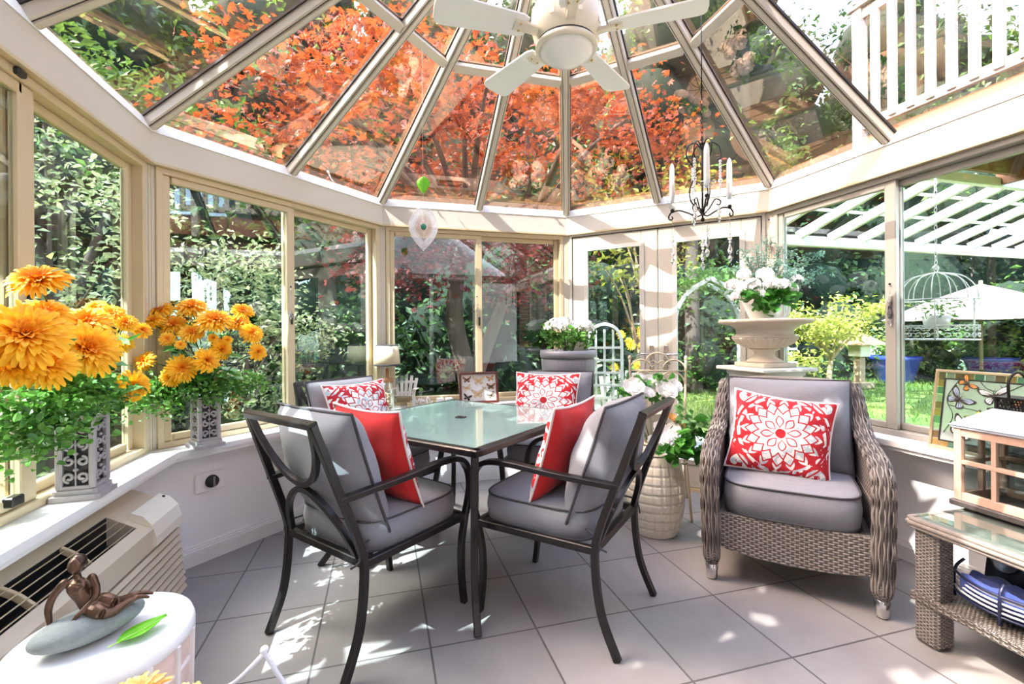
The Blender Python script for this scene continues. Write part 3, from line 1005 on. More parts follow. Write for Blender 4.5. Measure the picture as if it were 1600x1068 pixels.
for s in (-1, 1):
    sp = MB()
    sp.box((s * W2, -.0, .30), (.05, .60, .32))
    sp.add(*[[ (s * (W2 + dx), y, z) for dx in (-.022, .022) for y, z in ((.29, .42), (.29, .56), (.2, .60), (.0, .62), (-.12, .64), (-.22, .70), (-.29, .86), (-.33, .90), (-.30, .42))],
             [tuple(range(9)), tuple(range(9, 18))[::-1]] + [(i, (i + 1) % 9, 9 + (i + 1) % 9, 9 + i) for i in range(9)]])
    sp.build('side_panel', wick, wc, uv=True)
    # fat rolled rim: front post, arm, wing
    path = smoothpath([(s * W2, .31, .10), (s * (W2 + .004), .318, .30), (s * (W2 + .008), .318, .47), (s * (W2 + .008), .295, .565), (s * (W2 + .01), .20, .612), (s * (W2 + .012), .02, .628), (s * (W2 + .01), -.12, .65), (s * (W2 + .0), -.215, .715), (s * (W2 - .012), -.275, .82), (s * (W2 - .03), -.318, .905)], 11)
    L = len(path)
    # strands of cane running along the rim, over a core
    mbs = (MB(), MB())
    for k in range(34):
        a0 = 2 * PI * k / 34
        strand = []
        for i, p in enumerate(path):
            tg = (path[min(i + 1, L - 1)] - path[max(i - 1, 0)]).normalized()
            sd = Vector((1, 0, 0)); nn = tg.cross(sd).normalized()
            a = a0 + .07 * math.sin(i * .75 + (k // 2) * PI)
            rr = 1.0 if p.z > .2 else .8 + p.z
            wob = .003 * math.sin(i * .75 + k * PI)
            strand.append(p + sd * math.cos(a) * (.038 + wob) * rr + nn * math.sin(a) * (.034 + wob) * rr)
        mbs[k % 2].tube(strand, .0042, 5)
    mbs[1].tube(path, .034, 10)
    ao = mbs[0].build('armrest', wick3, wc); mbs[1].build('cane_strands', wick4, ao)
for sx in (-1, 1):
    for y in (.31, -.30):
        lg = MB().lathe([(.021, .0), (.023, .005), (.029, .085), (.034, .088), (.036, .15)], (sx * (W2 if y > 0 else W2 - .03), y, .0), 16).build('leg', wick2, wc, uv=True)
        MB().lathe([(.0225, .004), (.0245, .008), (.0295, .075), (.0265, .078)], (sx * (W2 if y > 0 else W2 - .03), y, .0), 16).build('chrome_foot', chrome, lg)
ap = MB()                                                 # front apron with an arched lower edge
N_ = 16; vs = []; fs = []
for i in range(N_ + 1):
    x = -W2 + .03 + (2 * W2 - .06) * i / N_; u = 2 * i / N_ - 1
    zb = .165 - .03 * (1 - u * u) 
    for y in (.285, .315): vs += [(x, y, zb), (x, y, .325)]
for i in range(N_):
    a = 4 * i; b = a + 4
    fs += [(a + 2, b + 2, b + 3, a + 3), (a, a + 1, b + 1, b), (a + 1, a + 3, b + 3, b + 1), (a, b, b + 2, a + 2)]
ap.add(vs, fs, False).build('apron', wick, wc, uv=True)
MB().box((0, .0, .30), (2 * W2 - .05, .57, .03)).build('seat_deck', wick, wc, uv=True)
bk_ = MB()
for i in range(13):
    pass
vs, fs = [], []
for j in range(11):
    z = .16 + .755 * j / 10
    for i in range(13):
        u = 2 * i / 12 - 1
        wv = (W2 - .005) * (1 if z < .6 else 1 - .07 * (z - .6) / .33)
        y = -.275 - .05 * max(0, (z - .35)) / .55 + .05 * abs(u) ** 3
        vs.append((u * wv, y, z + (.01 * (1 - u * u) if j == 10 else 0)))
nv = len(vs); vs += [(x, y - .03, z) for x, y, z in vs]
for j in range(10):
    for i in range(12):
        a = j * 13 + i; fs += [(a, a + 1, a + 14, a + 13), (nv + a, nv + a + 13, nv + a + 14, nv + a + 1)]
for i in range(12): fs.append((130 + i, 131 + i, nv + 131 + i, nv + 130 + i))
bk_.add(vs, fs, True).build('backrest', wick, wc, uv=True)
tr = MB()
for k in range(5):
    tr.tube(smoothpath([(-(W2 - .04), -.312 - .010 * math.cos(k * 1.25), .905 + .012 * math.sin(k * 1.25)), (-.15, -.33 - .010 * math.cos(k * 1.25 + 1), .918 + .012 * math.sin(k * 1.25 + 1)), (.15, -.33 - .010 * math.cos(k * 1.25 + 2), .918 + .012 * math.sin(k * 1.25 + 2)), (W2 - .04, -.312 - .010 * math.cos(k * 1.25 + 3), .905 + .012 * math.sin(k * 1.25 + 3))], 8), .011, 6)
tr.build('back_rim', wick3, wc)
mb, loops = seat_cushion(.575, .58, .15, 8)
c = mb.build('seat_cushion', greyfab, wc); c.location = (0, .035, .40)
pp = MB(); [pp.tube(l, .005, 6, True) for l in loops]; pp.build('piping', darkpipe, c)
f, b, loop = pillow_parts(.585, .50, .20, 9, .03)
mb = MB(); mb.v = f.v + b.v; mb.f = f.f + [tuple(i + len(f.v) for i in q) for q in b.f]; mb.sm = f.sm + b.sm
c2 = mb.build('back_cushion', greyfab, wc); c2.location = (0, -.185, .695); c2.rotation_euler = frame_rot((-1, 0, 0), (0, -.24, .97))
MB().tube(loop, .006, 6, True).build('piping', darkpipe, c2)
f3 = Vector((-.707, -.707, 0)); r3 = Vector((f3.y, -f3.x, 0))
throw_pillow('red and white medallion pillow leaning in the grey wicker armchair', Vector((1.996, 1.91, .665)) + f3 * .01 + r3 * .035, -r3 + Vector((0, 0, -.12)), Vector((0, 0, 1)) - f3 * .34 , .47, .42, .17, 'red and white medallion pillows', med_sq, 6)

# ------------------------------------------------------------------ wicker side table with its lantern and lower-shelf things
wt = thing('wicker_side_table', 'grey wicker side table with glass top and woven lower shelf', 'side table', (1.985, 1.325, 0), -.06)
TW, TL = .53, .92
for x in (.045, TW - .045):
    for y in (-.045, -TL + .045):
        MB().box((x, y, .22), (.088, .088, .44), None, .012).build('leg', wick2, wt, uv=True)
rim = MB()
for k, (zz, oo) in enumerate(((.442, .006), (.456, .012), (.470, .008))):
    P = [(-oo, oo, zz), (TW + oo, oo, zz), (TW + oo, -TL - oo, zz), (-oo, -TL - oo, zz)]
    for i in range(4): rim.tube([Vector(P[i]).lerp(Vector(P[(i + 1) % 4]), u) for u in (.01, .33, .66, .99)], .0095, 8)
rim.box((TW / 2, -TL / 2, .453), (TW, TL, .035))
rim.build('top_rim', wick3, wt)
MB().box((TW / 2, -TL / 2, .483), (TW - .015, TL - .015, .008), None, .002).build('glass_top', glassmat('clear_table_glass', (.86, .95, .94, 1), .06), wt)
sh = MB().box((TW / 2, -TL / 2, .172), (TW - .03, TL - .03, .02))
for k, zz in enumerate((.165, .18)):
    P = [(0, 0, zz), (TW, 0, zz), (TW, -TL, zz), (0, -TL, zz)]
    for i in range(4): sh.tube([P[i], P[(i + 1) % 4]], .0095, 8)
sh.build('shelf', wick2, wt, uv=True)

copper = woodmat('copper_toned_wood', lin(176, 136, 116), lin(208, 176, 158), 1.0, .45)
slate = M('painted_metal_roof', lin(196, 202, 212), .35, .3, .05)
lt = thing('candle_lantern', 'copper brown candle lantern with pale roof on the wicker side table', 'lantern', (2.37, 1.205, .4885), -.06)
MB().box((0, 0, .012), (.285, .285, .024), None, .004).build('base_board', M('dark_base', lin(70, 64, 62), .5), lt)
bw, z0, z1 = .118, .024, .315
for sx in (-1, 1):
    for sy in (-1, 1): MB().box((sx * bw, sy * bw, (z0 + z1) / 2), (.026, .026, z1 - z0), None, .002).build('corner_post', copper, lt)
for k, (sx, sy) in enumerate(((1, 0), (-1, 0), (0, 1), (0, -1))):
    fm = MB(); T = Matrix.Rotation(math.atan2(sy, sx), 4, 'Z')
    for zz, hh in ((z0 + .016, .032), (z1 - .016, .032), ((z0 + z1) / 2 + .01, .016)): fm.box((bw, 0, zz), (.02, 2 * bw - .026, hh), T, .001)
    fm.box((bw, 0, (z0 + z1) / 2), (.018, .016, z1 - z0 - .06), T, .001)
    s_ = fm.build('side_frame', copper, lt)
    MB().box((bw - .004, 0, (z0 + z1) / 2), (.003, 2 * bw - .02, z1 - z0 - .05), T).build('pane', pane_m, s_)
rf = MB().box((0, 0, z1 + .006), (.275, .275, .012), None, .002)
q = .142; u = .05
rf.hull8([(-q, -q, z1 + .012), (q, -q, z1 + .012), (q, q, z1 + .012), (-q, q, z1 + .012)], [(-u, -u, z1 + .085), (u, -u, z1 + .085), (u, u, z1 + .085), (-u, u, z1 + .085)])
rf.build('roof', slate, lt)
vent = MB()
for sx in (-1, 1):
    for sy in (-1, 1): vent.box((sx * .042, sy * .042, z1 + .105), (.008, .008, .042))
for zz in (z1 + .086, z1 + .106, z1 + .126):
    for s in (-1, 1): vent.box((0, s * .042, zz), (.09, .005, .005)).box((s * .042, 0, zz), (.005, .09, .005))
for k in range(8):
    for s in (-1, 1):
        a = -.04 + k * .01
        vent.bar((a, s * .042, z1 + .086), (a + .012, s * .042, z1 + .126), .003, .003, (0, 1, 0)).bar((s * .042, a, z1 + .086), (s * .042, a + .012, z1 + .126), .003, .003, (1, 0, 0))
vent.box((0, 0, z1 + .131), (.1, .1, .006))
vent.build('vent_grille', iron, lt)
MB().tube(smoothpath([(-.045, 0, z1 + .13), (-.045, 0, z1 + .2), (0, 0, z1 + .23), (.045, 0, z1 + .2), (.045, 0, z1 + .13)], 6), .005, 8).build('handle', iron, lt)
cn = thing('pillar_candle', 'white pillar candle standing inside the copper lantern', 'candle', (2.395, 1.14, .513))
MB().lathe([(.001, 0), (.034, 0), (.035, .006), (.035, .12), (.031, .126), (.012, .12), (.001, .119)], (0, 0, 0), 24).build('wax', M('candle_wax', lin(238, 232, 222), .5), cn)
MB().tube([(0, 0, .119), (.002, 0, .135)], .0015, 6).build('wick', black, cn)

navy = M('navy_plastic', lin(36, 42, 74), .3, 0, .1)
gd = thing('storage_box', 'black box with a round glossy opening, on the side table shelf', 'box', (2.335, 1.185, .19), .15)
MB().hull8([(-.07, -.08, 0), (.07, -.08, 0), (.07, .08, 0), (-.07, .08, 0)], [(-.03, -.075, .2), (.06, -.075, .2), (.06, .075, .2), (-.03, .075, .2)]).build('body', M('glossy_black_case', lin(28, 30, 42), .25), gd)
ringp = Matrix.Translation((-.056, .02, .125)) @ Matrix.Rotation(math.radians(-79), 4, 'Y')
MB().lathe([(.036, 0), (.04, .006), (.036, .012), (.03, .008)], (0, 0, 0), 24, ringp).build('dial_ring', M('dark_grey_ring', lin(92, 94, 104), .3, .6), gd)
MB().lathe([(.001, .001), (.03, .003), (.03, .006), (.001, .008)], (0, 0, 0), 20, ringp).build('dial', black, gd)
MB().ball((-.05, -.045, .175), .018, 8, .6, 1, 1.3).build('lens', chrome, gd)
tr = thing('wire_tray', 'dark blue wire tray with white banded rim, on the side table shelf', 'tray', (2.12, 1.135, .191), .05)
mb = MB()
arc = lambda r0, zz, a0=2.2, a1=4.1, n=14: [(.10 + r0 * math.cos(a0 + (a1 - a0) * i / n), -.05 + r0 * 1.3 * math.sin(a0 + (a1 - a0) * i / n) * .8, zz) for i in range(n + 1)]
for k in range(4): mb.tube(arc(.20 - .004 * k, .045 + .014 * k), .004, 6)
mb.build('white_bands', M('white_plastic_band', lin(232, 232, 236), .4), tr)
mb = MB()
for a in (2.2, 3.15, 4.1): mb.tube(smoothpath([(.10 + .2 * math.cos(a), -.05 + .208 * math.sin(a), .0), (.10 + .2 * math.cos(a), -.05 + .208 * math.sin(a), .10), (.13 + .2 * math.cos(a), -.05 + .19 * math.sin(a), .14)], 4), .0055, 8)
mb.tube(arc(.2, .10), .005, 6).tube(arc(.2, .03), .005, 6)
mb.prism([(.10 + .19 * math.cos(a), -.05 + .2 * math.sin(a)) for a in np.linspace(2.2, 4.1, 12)] + [(.12, -.2), (.12, .1)], .028, .034)
mb.build('wire_frame', navy, tr)
MB().add(*(lambda g: ([(.0 + .1 * (i / 8) - .06, -.16 + .24 * j / 12, .1 + .012 * math.sin(i * 1.3) * math.cos(j * 1.1) + (.0)) for j in range(13) for i in range(9)] + [(.0 + .1 * (i / 8) - .06, -.16 + .24 * j / 12, .036) for j in range(13) for i in range(9)],
      [(j * 9 + i, j * 9 + i + 1, j * 9 + i + 10, j * 9 + i + 9) for j in range(12) for i in range(8)] + [(117 + j * 9 + i, 117 + j * 9 + i + 9, 117 + j * 9 + i + 10, 117 + j * 9 + i + 1) for j in range(12) for i in range(8)]
      + [(j * 9, j * 9 + 9, 126 + j * 9, 117 + j * 9) for j in range(12)] + [(j * 9 + 8, 125 + j * 9, 134 + j * 9, j * 9 + 17) for j in range(12)] + [(i, 117 + i, 118 + i, i + 1) for i in range(8)] + [(108 + i, 109 + i, 226 + i, 225 + i) for i in range(8)]))(0), True).build('folded_cloth', fabricmat('blue_cloth', lin(58, 74, 138)), tr)

# ------------------------------------------------------------------ flowers
def mummat():
    m, nt, bs = newmat('chrysanthemum_petals')
    (x, y, z), vc = coords(nt)
    r = (x * x + y * y).sqrt()
    f = ((r - .10) / .38).max(0.0).min(1.0)
    g = nt.nodes.new('ShaderNodeNewGeometry')
    n = noise(nt, g.outputs['Position'], 40, 1)
    col = mixc(nt, (f * .8 + (n - .5) * .5).max(0.0).min(1.0), lin(246, 146, 12), lin(255, 206, 30))
    nt.links.new(col, bs.inputs['Base Color']); bs.inputs['Roughness'].default_value = .55
    t = nt.nodes.new('ShaderNodeBsdfTranslucent'); nt.links.new(col, t.inputs[0])
    mx = nt.nodes.new('ShaderNodeMixShader'); mx.inputs[0].default_value = .25
    nt.links.new(bs.outputs[0], mx.inputs[1]); nt.links.new(t.outputs[0], mx.inputs[2])
    nt.links.new(mx.outputs[0], nt.nodes['Material Output'].inputs[0])
    return m
mum_m = mummat()
def mum_mesh(name, mat, seed=0, layers=((30, 1.0, 4), (28, .93, 15), (26, .82, 28), (21, .68, 43), (15, .52, 58), (9, .36, 76))):
    """a many-petalled head of unit radius facing +z"""
    g = np.random.default_rng(seed); V_, F_ = [], []
    for li, (n, L, el) in enumerate(layers):
        for k in range(n):
            a = 2 * PI * (k + .5 * (li % 2)) / n + g.normal() * .06
            e = math.radians(el + g.normal() * 5); l = L * g.uniform(.9, 1.08); wd = .155 * g.uniform(.85, 1.15)
            d = np.array([math.cos(a) * math.cos(e), math.sin(a) * math.cos(e), math.sin(e)])
            s = np.array([-math.sin(a), math.cos(a), 0]); u = np.cross(d, s) * -1
            u = u if u[2] > 0 else -u
            b = len(V_)
            for t, w_, cz in ((.05, .25, .0), (.45, .85, .05), (.8, 1.0, .05), (.95, .8, .0), (1.0, .3, -.03)):
                c = d * l * t + u * cz * l - np.array([0, 0, .10 * t * t * (1 - el / 90)])
                for q in (-1, 0, 1): V_.append(c + s * q * wd * w_ / 2 + u * (.05 * w_ * abs(q)))
            for i in range(4):
                for q in range(2): F_.append((b + i * 3 + q, b + i * 3 + q + 1, b + i * 3 + q + 4, b + i * 3 + q + 3))
    me_o = fast_mesh(name, np.array(V_), np.array(F_), mat, None, True)
    return me_o
def rose_mesh(name, mat, seed=0):
    """a full rose of unit radius facing +z"""
    g = np.random.default_rng(seed); V_, F_ = [], []
    for li, (n, R, o0, o1) in enumerate(((6, 1.0, .2, 1.45), (6, .86, .2, 1.2), (5, .68, .2, 1.0), (4, .48, .2, .85), (3, .28, .2, .7))):
        for k in range(n):
            a0 = 2 * PI * k / n + li * .5; hw = PI / n * 1.45; b = len(V_)
            for i in range(6):
                t = i / 5; th = o0 + (o1 - o0) * t
                for j in range(7):
                    s = j / 3 - 1; a = a0 + s * hw
                    rr = R * (1 + .12 * t * t + .05 * g.normal() * t) * (1 - .10 * abs(s) ** 3 * t)
                    x = rr * math.sin(th) ; zz = .75 - rr * math.cos(th) * .75 - R * .1 + (.55 - R * .5) * .35
                    if li == 0 and t > .6: zz -= .3 * (t - .6)
                    V_.append((x * math.cos(a), x * math.sin(a), zz - .35))
            for i in range(5):
                for j in range(6): F_.append((b + i * 7 + j, b + i * 7 + j + 1, b + i * 7 + j + 8, b + i * 7 + j + 7))
    return fast_mesh(name, np.array(V_), np.array(F_), mat, None, True)
def head(src, parent, loc, dirv, r, name=None):
    o = src.copy(); C.objects.link(o); o.parent = parent
    if name: o.name = name
    o.location = loc; o.scale = (r, r, r); o.rotation_euler = Vector(dirv).to_track_quat('Z', 'Y').to_euler()
    return o
def floret_ball(name, centers, n, size, mat, parent, seed=0, out=None, squash=.8):
    """rounded clusters of four-petalled florets; centers: (x,y,z,r)"""
    g = np.random.default_rng(seed); P, D, N = [], [], []
    for (x, y, z, r) in centers:
        d = g.normal(size=(n, 3)); d[:, 2] = np.abs(d[:, 2]) * .9 - .25; d = unit(d)
        c = np.array([x, y, z]) + d * r * np.array([1, 1, squash]) * g.uniform(.88, 1.05, (n, 1))
        t = unit(np.cross(d, g.normal(size=(n, 3)))); b = np.cross(d, t)
        for k in range(4):
            a = PI / 2 * k
            dd = t * math.cos(a) + b * math.sin(a)
            P.append(c); D.append(dd + d * .25); N.append(d)
    v, f = leafgeo(np.concatenate(P), np.concatenate(D), np.concatenate(N), size, .85, .12, True)
    return fast_mesh(name, v, f, mat, parent)

mumA, mumB = mum_mesh('flower', mum_m, 1), mum_mesh('flower', mum_m, 2)

def filigree_pot(parent, hgt, hw_, name='pot'):
    pot = MB(); b = hw_
    pot.prism([(-b - .012, -b), (-b, -b - .012), (b, -b - .012), (b + .012, -b), (b + .012, b), (b, b + .012), (-b, b + .012), (-b - .012, b)], 0, .018)
    pot.prism([(-b, -b + .01), (-b + .01, -b), (b - .01, -b), (b, -b + .01), (b, b - .01), (b - .01, b), (-b + .01, b), (-b, b - .01)], .018, .034)
    w_ = b - .008; z0, z1 = .034, hgt
    for sx in (-1, 1):
        for sy in (-1, 1): pot.box((sx * (w_ - .008), sy * (w_ - .008), (z0 + z1) / 2), (.02, .02, z1 - z0), None, .005)
    for s in (-1, 1):
        for zz in (z1 - .008, z0 + .005):
            pot.box((0, s * (w_ - .006), zz), (2 * w_ - .02, .012, .016)).box((s * (w_ - .006), 0, zz), (.012, 2 * w_ - .02, .016))
    p = pot.build(name, potgrey, parent)
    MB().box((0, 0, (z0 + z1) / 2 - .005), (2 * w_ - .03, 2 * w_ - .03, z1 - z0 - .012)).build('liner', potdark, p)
    sc = MB(); rows = 4; ch = (z1 - z0 - .03) / rows; cw = (2 * w_ - .034) / 2
    for fi in range(4):
        T = Matrix.Rotation(fi * PI / 2, 4, 'Z')
        for i in range(rows):
            for j in (-1, 1):
                cx, cz = j * cw / 2, z0 + .015 + ch * (i + .5)
                pts = []
                R = min(cw, ch) * .46
                for k in range(20):
                    t = k / 19; a = PI / 2 * (1 if i % 2 else -1) + t * 4.6 * PI / 2 * (1 if i % 2 else -1)
                    rr = R * (1 - .72 * t)
                    pts.append((cx - j * rr * math.cos(a) * 1.0, -w_ + .0045, cz + rr * math.sin(a)))
                sc.tube(pts, .0052, 5, T=T)
                sc.ball((cx - j * cw * .42, -w_ + .005, cz + ch * .45), .0055, 4, T=T)
            sc.ball((0, -w_ + .005, z0 + .015 + ch * (i + .5)), .0065, 4, .7, .7, 1.4, T=T)
            sc.bar((0, -w_ + .005, z0 + .01), (0, -w_ + .005, z1 - .01), .003, .006, (0, 1, 0)) if fi == 0 and i == 0 else None
    sc.build('filigree', potgrey, p)
    return p

def arrangement(label, loc, rz, hgt, hw_, heads, box_c, box_n, seed):
    """grey filigree pot with boxwood greenery and chrysanthemums; heads: (world xyz, facing, radius)"""
    t = thing('chrysanthemum_pot', label, 'flower pot', loc, rz, 'yellow chrysanthemum pots on the sill')
    filigree_pot(t, hgt, hw_)
    R_ = Matrix.Rotation(-rz, 3, 'Z'); base = Vector(loc)
    L = lambda p: R_ @ (Vector(p) - base)
    foliage('greenery', [L(c[:3]) for c in box_c], (.042, .042, .034), box_n, .024, box_leaf, t, .8, .5, True, seed)
    g = random.Random(seed)
    st = MB(); LP, LD = [], []
    for i, (p, d, r) in enumerate(heads):
        q = L(p); dd = R_ @ Vector(d).normalized()
        head((mumA, mumB)[i % 2], t, q, dd, r * 1.28)
        root_ = Vector((g.uniform(-.03, .03), g.uniform(-.03, .03), hgt - .02))
        mid = root_.lerp(q, .55) + Vector((0, 0, .05))
        path = smoothpath([root_, mid, q - dd * .02], 5)
        st.tube(path, .0028, 5)
        for k in range(2):
            LP.append(path[3 + k * 3]); LD.append(Vector((g.uniform(-1, 1), g.uniform(-1, 1), g.uniform(-.3, .5))))
    st.build('stems', stem_m, t)
    P = np.array(LP); D = np.array(LD)
    v, f = leafgeo(P, D, np.tile([[0.1, -.3, 1]], (len(P), 1)), np.full(len(P), .115), .55, .12, True)
    fast_mesh('leaves', v, f, big_leaf, t)
    return t

# pixel rays only helped to measure; the places below are room coordinates
import itertools
def cam_point(u, v, x=None, depth=None):
    a, b = math.cos(YAW), math.sin(YAW); du, dv = (u - 800) / 725.226, (v - 520.44) / 725.226
    d = Vector((du * a + b, -du * b + a, -dv)); o = Vector((0, 0, 1.2))
    return o + d * ((x / d.x) if x is not None else depth)
h1 = []
for (u, v, r, x, fx, fz) in ((62, 436, .062, -.985, .1, .9), (66, 490, .060, -1.0, .3, .8), (38, 520, .085, -.965, .5, .5), (25, 566, .055, -.985, .2, .5), (68, 566, .066, -.955, .5, .55), (132, 505, .072, -1.0, .2, .8),
                              (134, 542, .080, -.94, .7, .45), (206, 599, .050, -.925, .7, .1), (175, 486, .036, -1.02, .2, .6), (150, 478, .034, -1.03, 0, .6), (196, 500, .036, -1.0, .5, .6), (222, 512, .030, -.97, .6, .4), (6, 540, .05, -1.0, .2, .4), (190, 532, .034, -.98, .5, .4)):
    h1.append((cam_point(u, v, x=x), (fx, -.7, fz), r))
bc1 = [cam_point(u, v, x=x) for u, v, x in ((60, 630, -.99), (100, 615, -.97), (140, 605, -.96), (80, 645, -.96), (125, 625, -.94), (40, 660, -.97), (170, 615, -.95), (205, 622, -.98), (55, 680, -.96), (15, 690, -.97), (30, 640, -1.0), (90, 600, -1.0), (105, 655, -.94))]
arrangement('yellow chrysanthemums over boxwood in grey filigree pot on left sill, nearest us', (-1.018, 1.985, .641), .06, .285, .062, h1, bc1, 1700, 3)
h2 = []
for (u, v, r, dp, fx, fz) in ((248, 482, .056, 2.30, 0, .9), (300, 478, .058, 2.34, .1, .9), (336, 499, .068, 2.28, .2, .9), (272, 505, .052, 2.30, .1, .6), (300, 517, .046, 2.26, .1, .5), (379, 484, .045, 2.4, .3, .7), (393, 518, .046, 2.36, .5, .4), (402, 547, .038, 2.34, .7, .3),
                               (284, 572, .056, 2.2, .3, .25), (322, 560, .050, 2.22, .7, .3), (345, 543, .044, 2.3, .7, .2), (226, 560, .042, 2.2, -.2, .3), (372, 503, .048, 2.42, .2, .9), (262, 526, .03, 2.22, .2, .4), (282, 535, .02, 2.2, .3, .4), (333, 525, .02, 2.25, .3, .4), (355, 528, .02, 2.3, .3, .4), (240, 498, .04, 2.24, -.1, .7), (268, 585, .04, 2.2, .2, .2)):
    h2.append((cam_point(u, v, depth=dp), (fx, -.7, fz), r))
bc2 = [cam_point(u, v, depth=dp) for u, v, dp in ((250, 610, 2.25), (280, 600, 2.3), (310, 600, 2.3), (345, 600, 2.36), (375, 605, 2.42), (262, 625, 2.24), (395, 595, 2.46), (240, 600, 2.2), (225, 615, 2.2), (330, 610, 2.3))]
arrangement('yellow chrysanthemums over boxwood in grey filigree pot on the sill beyond the corner post', (-.865, 2.685, .641), math.radians(38), .25, .058, h2, bc2, 1500, 4)

# ------------------------------------------------------------------ wall air conditioner
acm = M('almond_plastic', lin(206, 193, 170), .45, 0, .02)
acl = M('cream_plastic', lin(232, 225, 208), .4, 0, .02)
ac = thing('wall_air_conditioner', 'almond wall air conditioner with louvred front, under the left sill', 'air conditioner', (-1.1, 2.4, 0))
zt = lambda x: .545 - max(0, x - .03) / .195 * .105
Y0, Y1, YC_ = -1.3, 0.0, -.29
def acp(xs, y0, y1, zl):
    a = [(x, y0, zt(x)) for x in xs]; 
    return MB().hull8([(xs[0], y0, zl), (xs[1], y0, zl), (xs[1], y1, zl), (xs[0], y1, zl)], [(xs[0], y0, zt(xs[0])), (xs[1], y0, zt(xs[1])), (xs[1], y1, zt(xs[1])), (xs[0], y1, zt(xs[0]))])
cab = acp((.0, .085), Y0, Y1, .07)
for q in (acp((.185, .225), Y0, Y1, .36), acp((.085, .185), YC_, Y1, .07), acp((.085, .185), Y0, Y0 + .1, .07)):
    cab.add(q.v, q.f)
cab.box((.13, (Y0 + Y1) / 2, .21), (.10, Y1 - Y0 - .01, .28))
cab.build('cabinet', acm, ac)
lo = MB()
for k in range(9):
    z = .350 - .031 * k; x = .225 + .0025 * k
    lo.hull8([(.17, Y0, z - .021), (x + .006, Y0, z - .021), (x + .006, Y1, z - .021), (.17, Y1, z - .021)], [(.17, Y0, z - .004), (x - .004, Y0, z - .004), (x - .004, Y1, z - .004), (.17, Y1, z - .004)])
lo.build('louvre_front', acm, ac)
wl = MB()
for (xa, xb) in ((.0862, .0882), (.1818, .1838)): wl.hull8([(xa, Y0 + .1, .36), (xb, Y0 + .1, .36), (xb, YC_ - .001, .36), (xa, YC_ - .001, .36)], [(xa, Y0 + .1, zt(xa) - .003), (xb, Y0 + .1, zt(xb) - .003), (xb, YC_ - .001, zt(xb) - .003), (xa, YC_ - .001, zt(xa) - .003)])
wl.box((.135, (Y0 + YC_) / 2 + .05, .38), (.096, YC_ - Y0 - .104, .05)).build('vent_well', black, ac)
wr = MB()
for x in (.10, .125, .15, .175): wr.tube([(x, Y0 + .1, zt(x) - .004), (x, YC_, zt(x) - .004)], .0022, 6)
wr.build('vent_wires', goldf, ac)
for y in (-.55, -.80, -1.05):
    MB().sweep(smoothpath([(.086, y, zt(.086) - .006), (.12, y + .006, zt(.12) - .014), (.155, y, zt(.155) - .022), (.186, y - .012, zt(.186) - .02)], 4), (0, 1, 0), .012, .02).build('vane', goldf, ac)
cp = MB(); prof = [(.135, .47), (.15, .508), (.19, .492), (.222, .455), (.236, .405), (.237, .37), (.225, .365), (.135, .40)]
cp.v = [(x, -.255, z) for x, z in prof] + [(x, -.012, z) for x, z in prof]
n = len(prof); cp.f = [tuple(range(n)), tuple(range(n, 2 * n))[::-1]] + [(i, (i + 1) % n, n + (i + 1) % n, n + i) for i in range(n)]; cp.sm = [False] * len(cp.f)
cp.build('control_cover', acl, ac)
MB().lathe([(.001, 0), (.006, 0), (.006, .004), (.001, .005)], (0, 0, 0), 12, Matrix.Translation((.175, -.035, .499)) @ Matrix.Rotation(.3, 4, 'Y')).build('knob', black, ac)

# ------------------------------------------------------------------ wall plate with the black knob
wp = thing('wall_plate', 'white wall plate with a round black knob on the knee wall', 'wall plate', (-.90, 2.845, .418))
wp.rotation_euler = frame_rot((.707, .707, 0), (0, 0, 1))           # local z into the room
MB().box((0, 0, .006), (.15, .10, .010), None, .003).build('plate', wallw, wp)
MB().lathe([(.034, .011), (.034, .016), (.03, .03), (.001, .032)], (.005, .0, 0), 28).build('knob', black, wp)
MB().box((.005, 0, .036), (.012, .055, .014), None, .004).build('grip', chrome, wp)

# ------------------------------------------------------------------ hamper with the figurine
hm = thing('plastic_hamper', 'round white lidded hamper with pale pink ribbed sides', 'hamper', (-.662, 1.368, 0), .12)
RX, RY, HZ = .178, .19, .47
prof = [(.001, .01), (.90, .01)]
for k in range(6):
    z0 = .02 + k * .07
    prof += [(.90 + .012 * k, z0), (.945 + .011 * k, z0 + .03), (.945 + .011 * k, z0 + .045), (.905 + .012 * k, z0 + .066)]
prof += [(.97, .44), (.001, .44)]
pinkm = M('pale_pink_plastic', lin(226, 198, 188), .45, 0, .05)
MB().lathe(prof, (0, 0, 0), 72, None, True, RX, RY).build('body', pinkm, hm)
rb_ = MB()
for k in range(16):
    a = 2 * PI * k / 16
    rb_.sweep([((.925 + .011 * j * .5 + .02) * RX * math.cos(a), (.925 + .011 * j * .5 + .02) * RY * math.sin(a), .02 + .035 * j) for j in range(13)], (-math.sin(a) * RX, math.cos(a) * RY, 0), .012, .014)
for k in range(7):
    z = .02 + k * .07
    rb_.tube([((.915 + .012 * k) * RX * math.cos(a), (.915 + .012 * k) * RY * math.sin(a), z) for a in np.linspace(0, 2 * PI, 60, False)], .006, 6, True)
rb_.build('ribs', M('white_plastic', lin(236, 228, 224), .35, 0, .02), hm)
MB().lathe([(1.0, .435), (1.03, .44), (1.035, .455), (1.01, .468), (.96, .472), (.90, .466), (.001, .465)], (0, 0, 0), 72, None, True, RX, RY).build('lid', M('white_lid_plastic', lin(240, 238, 238), .3, 0, .01), hm)

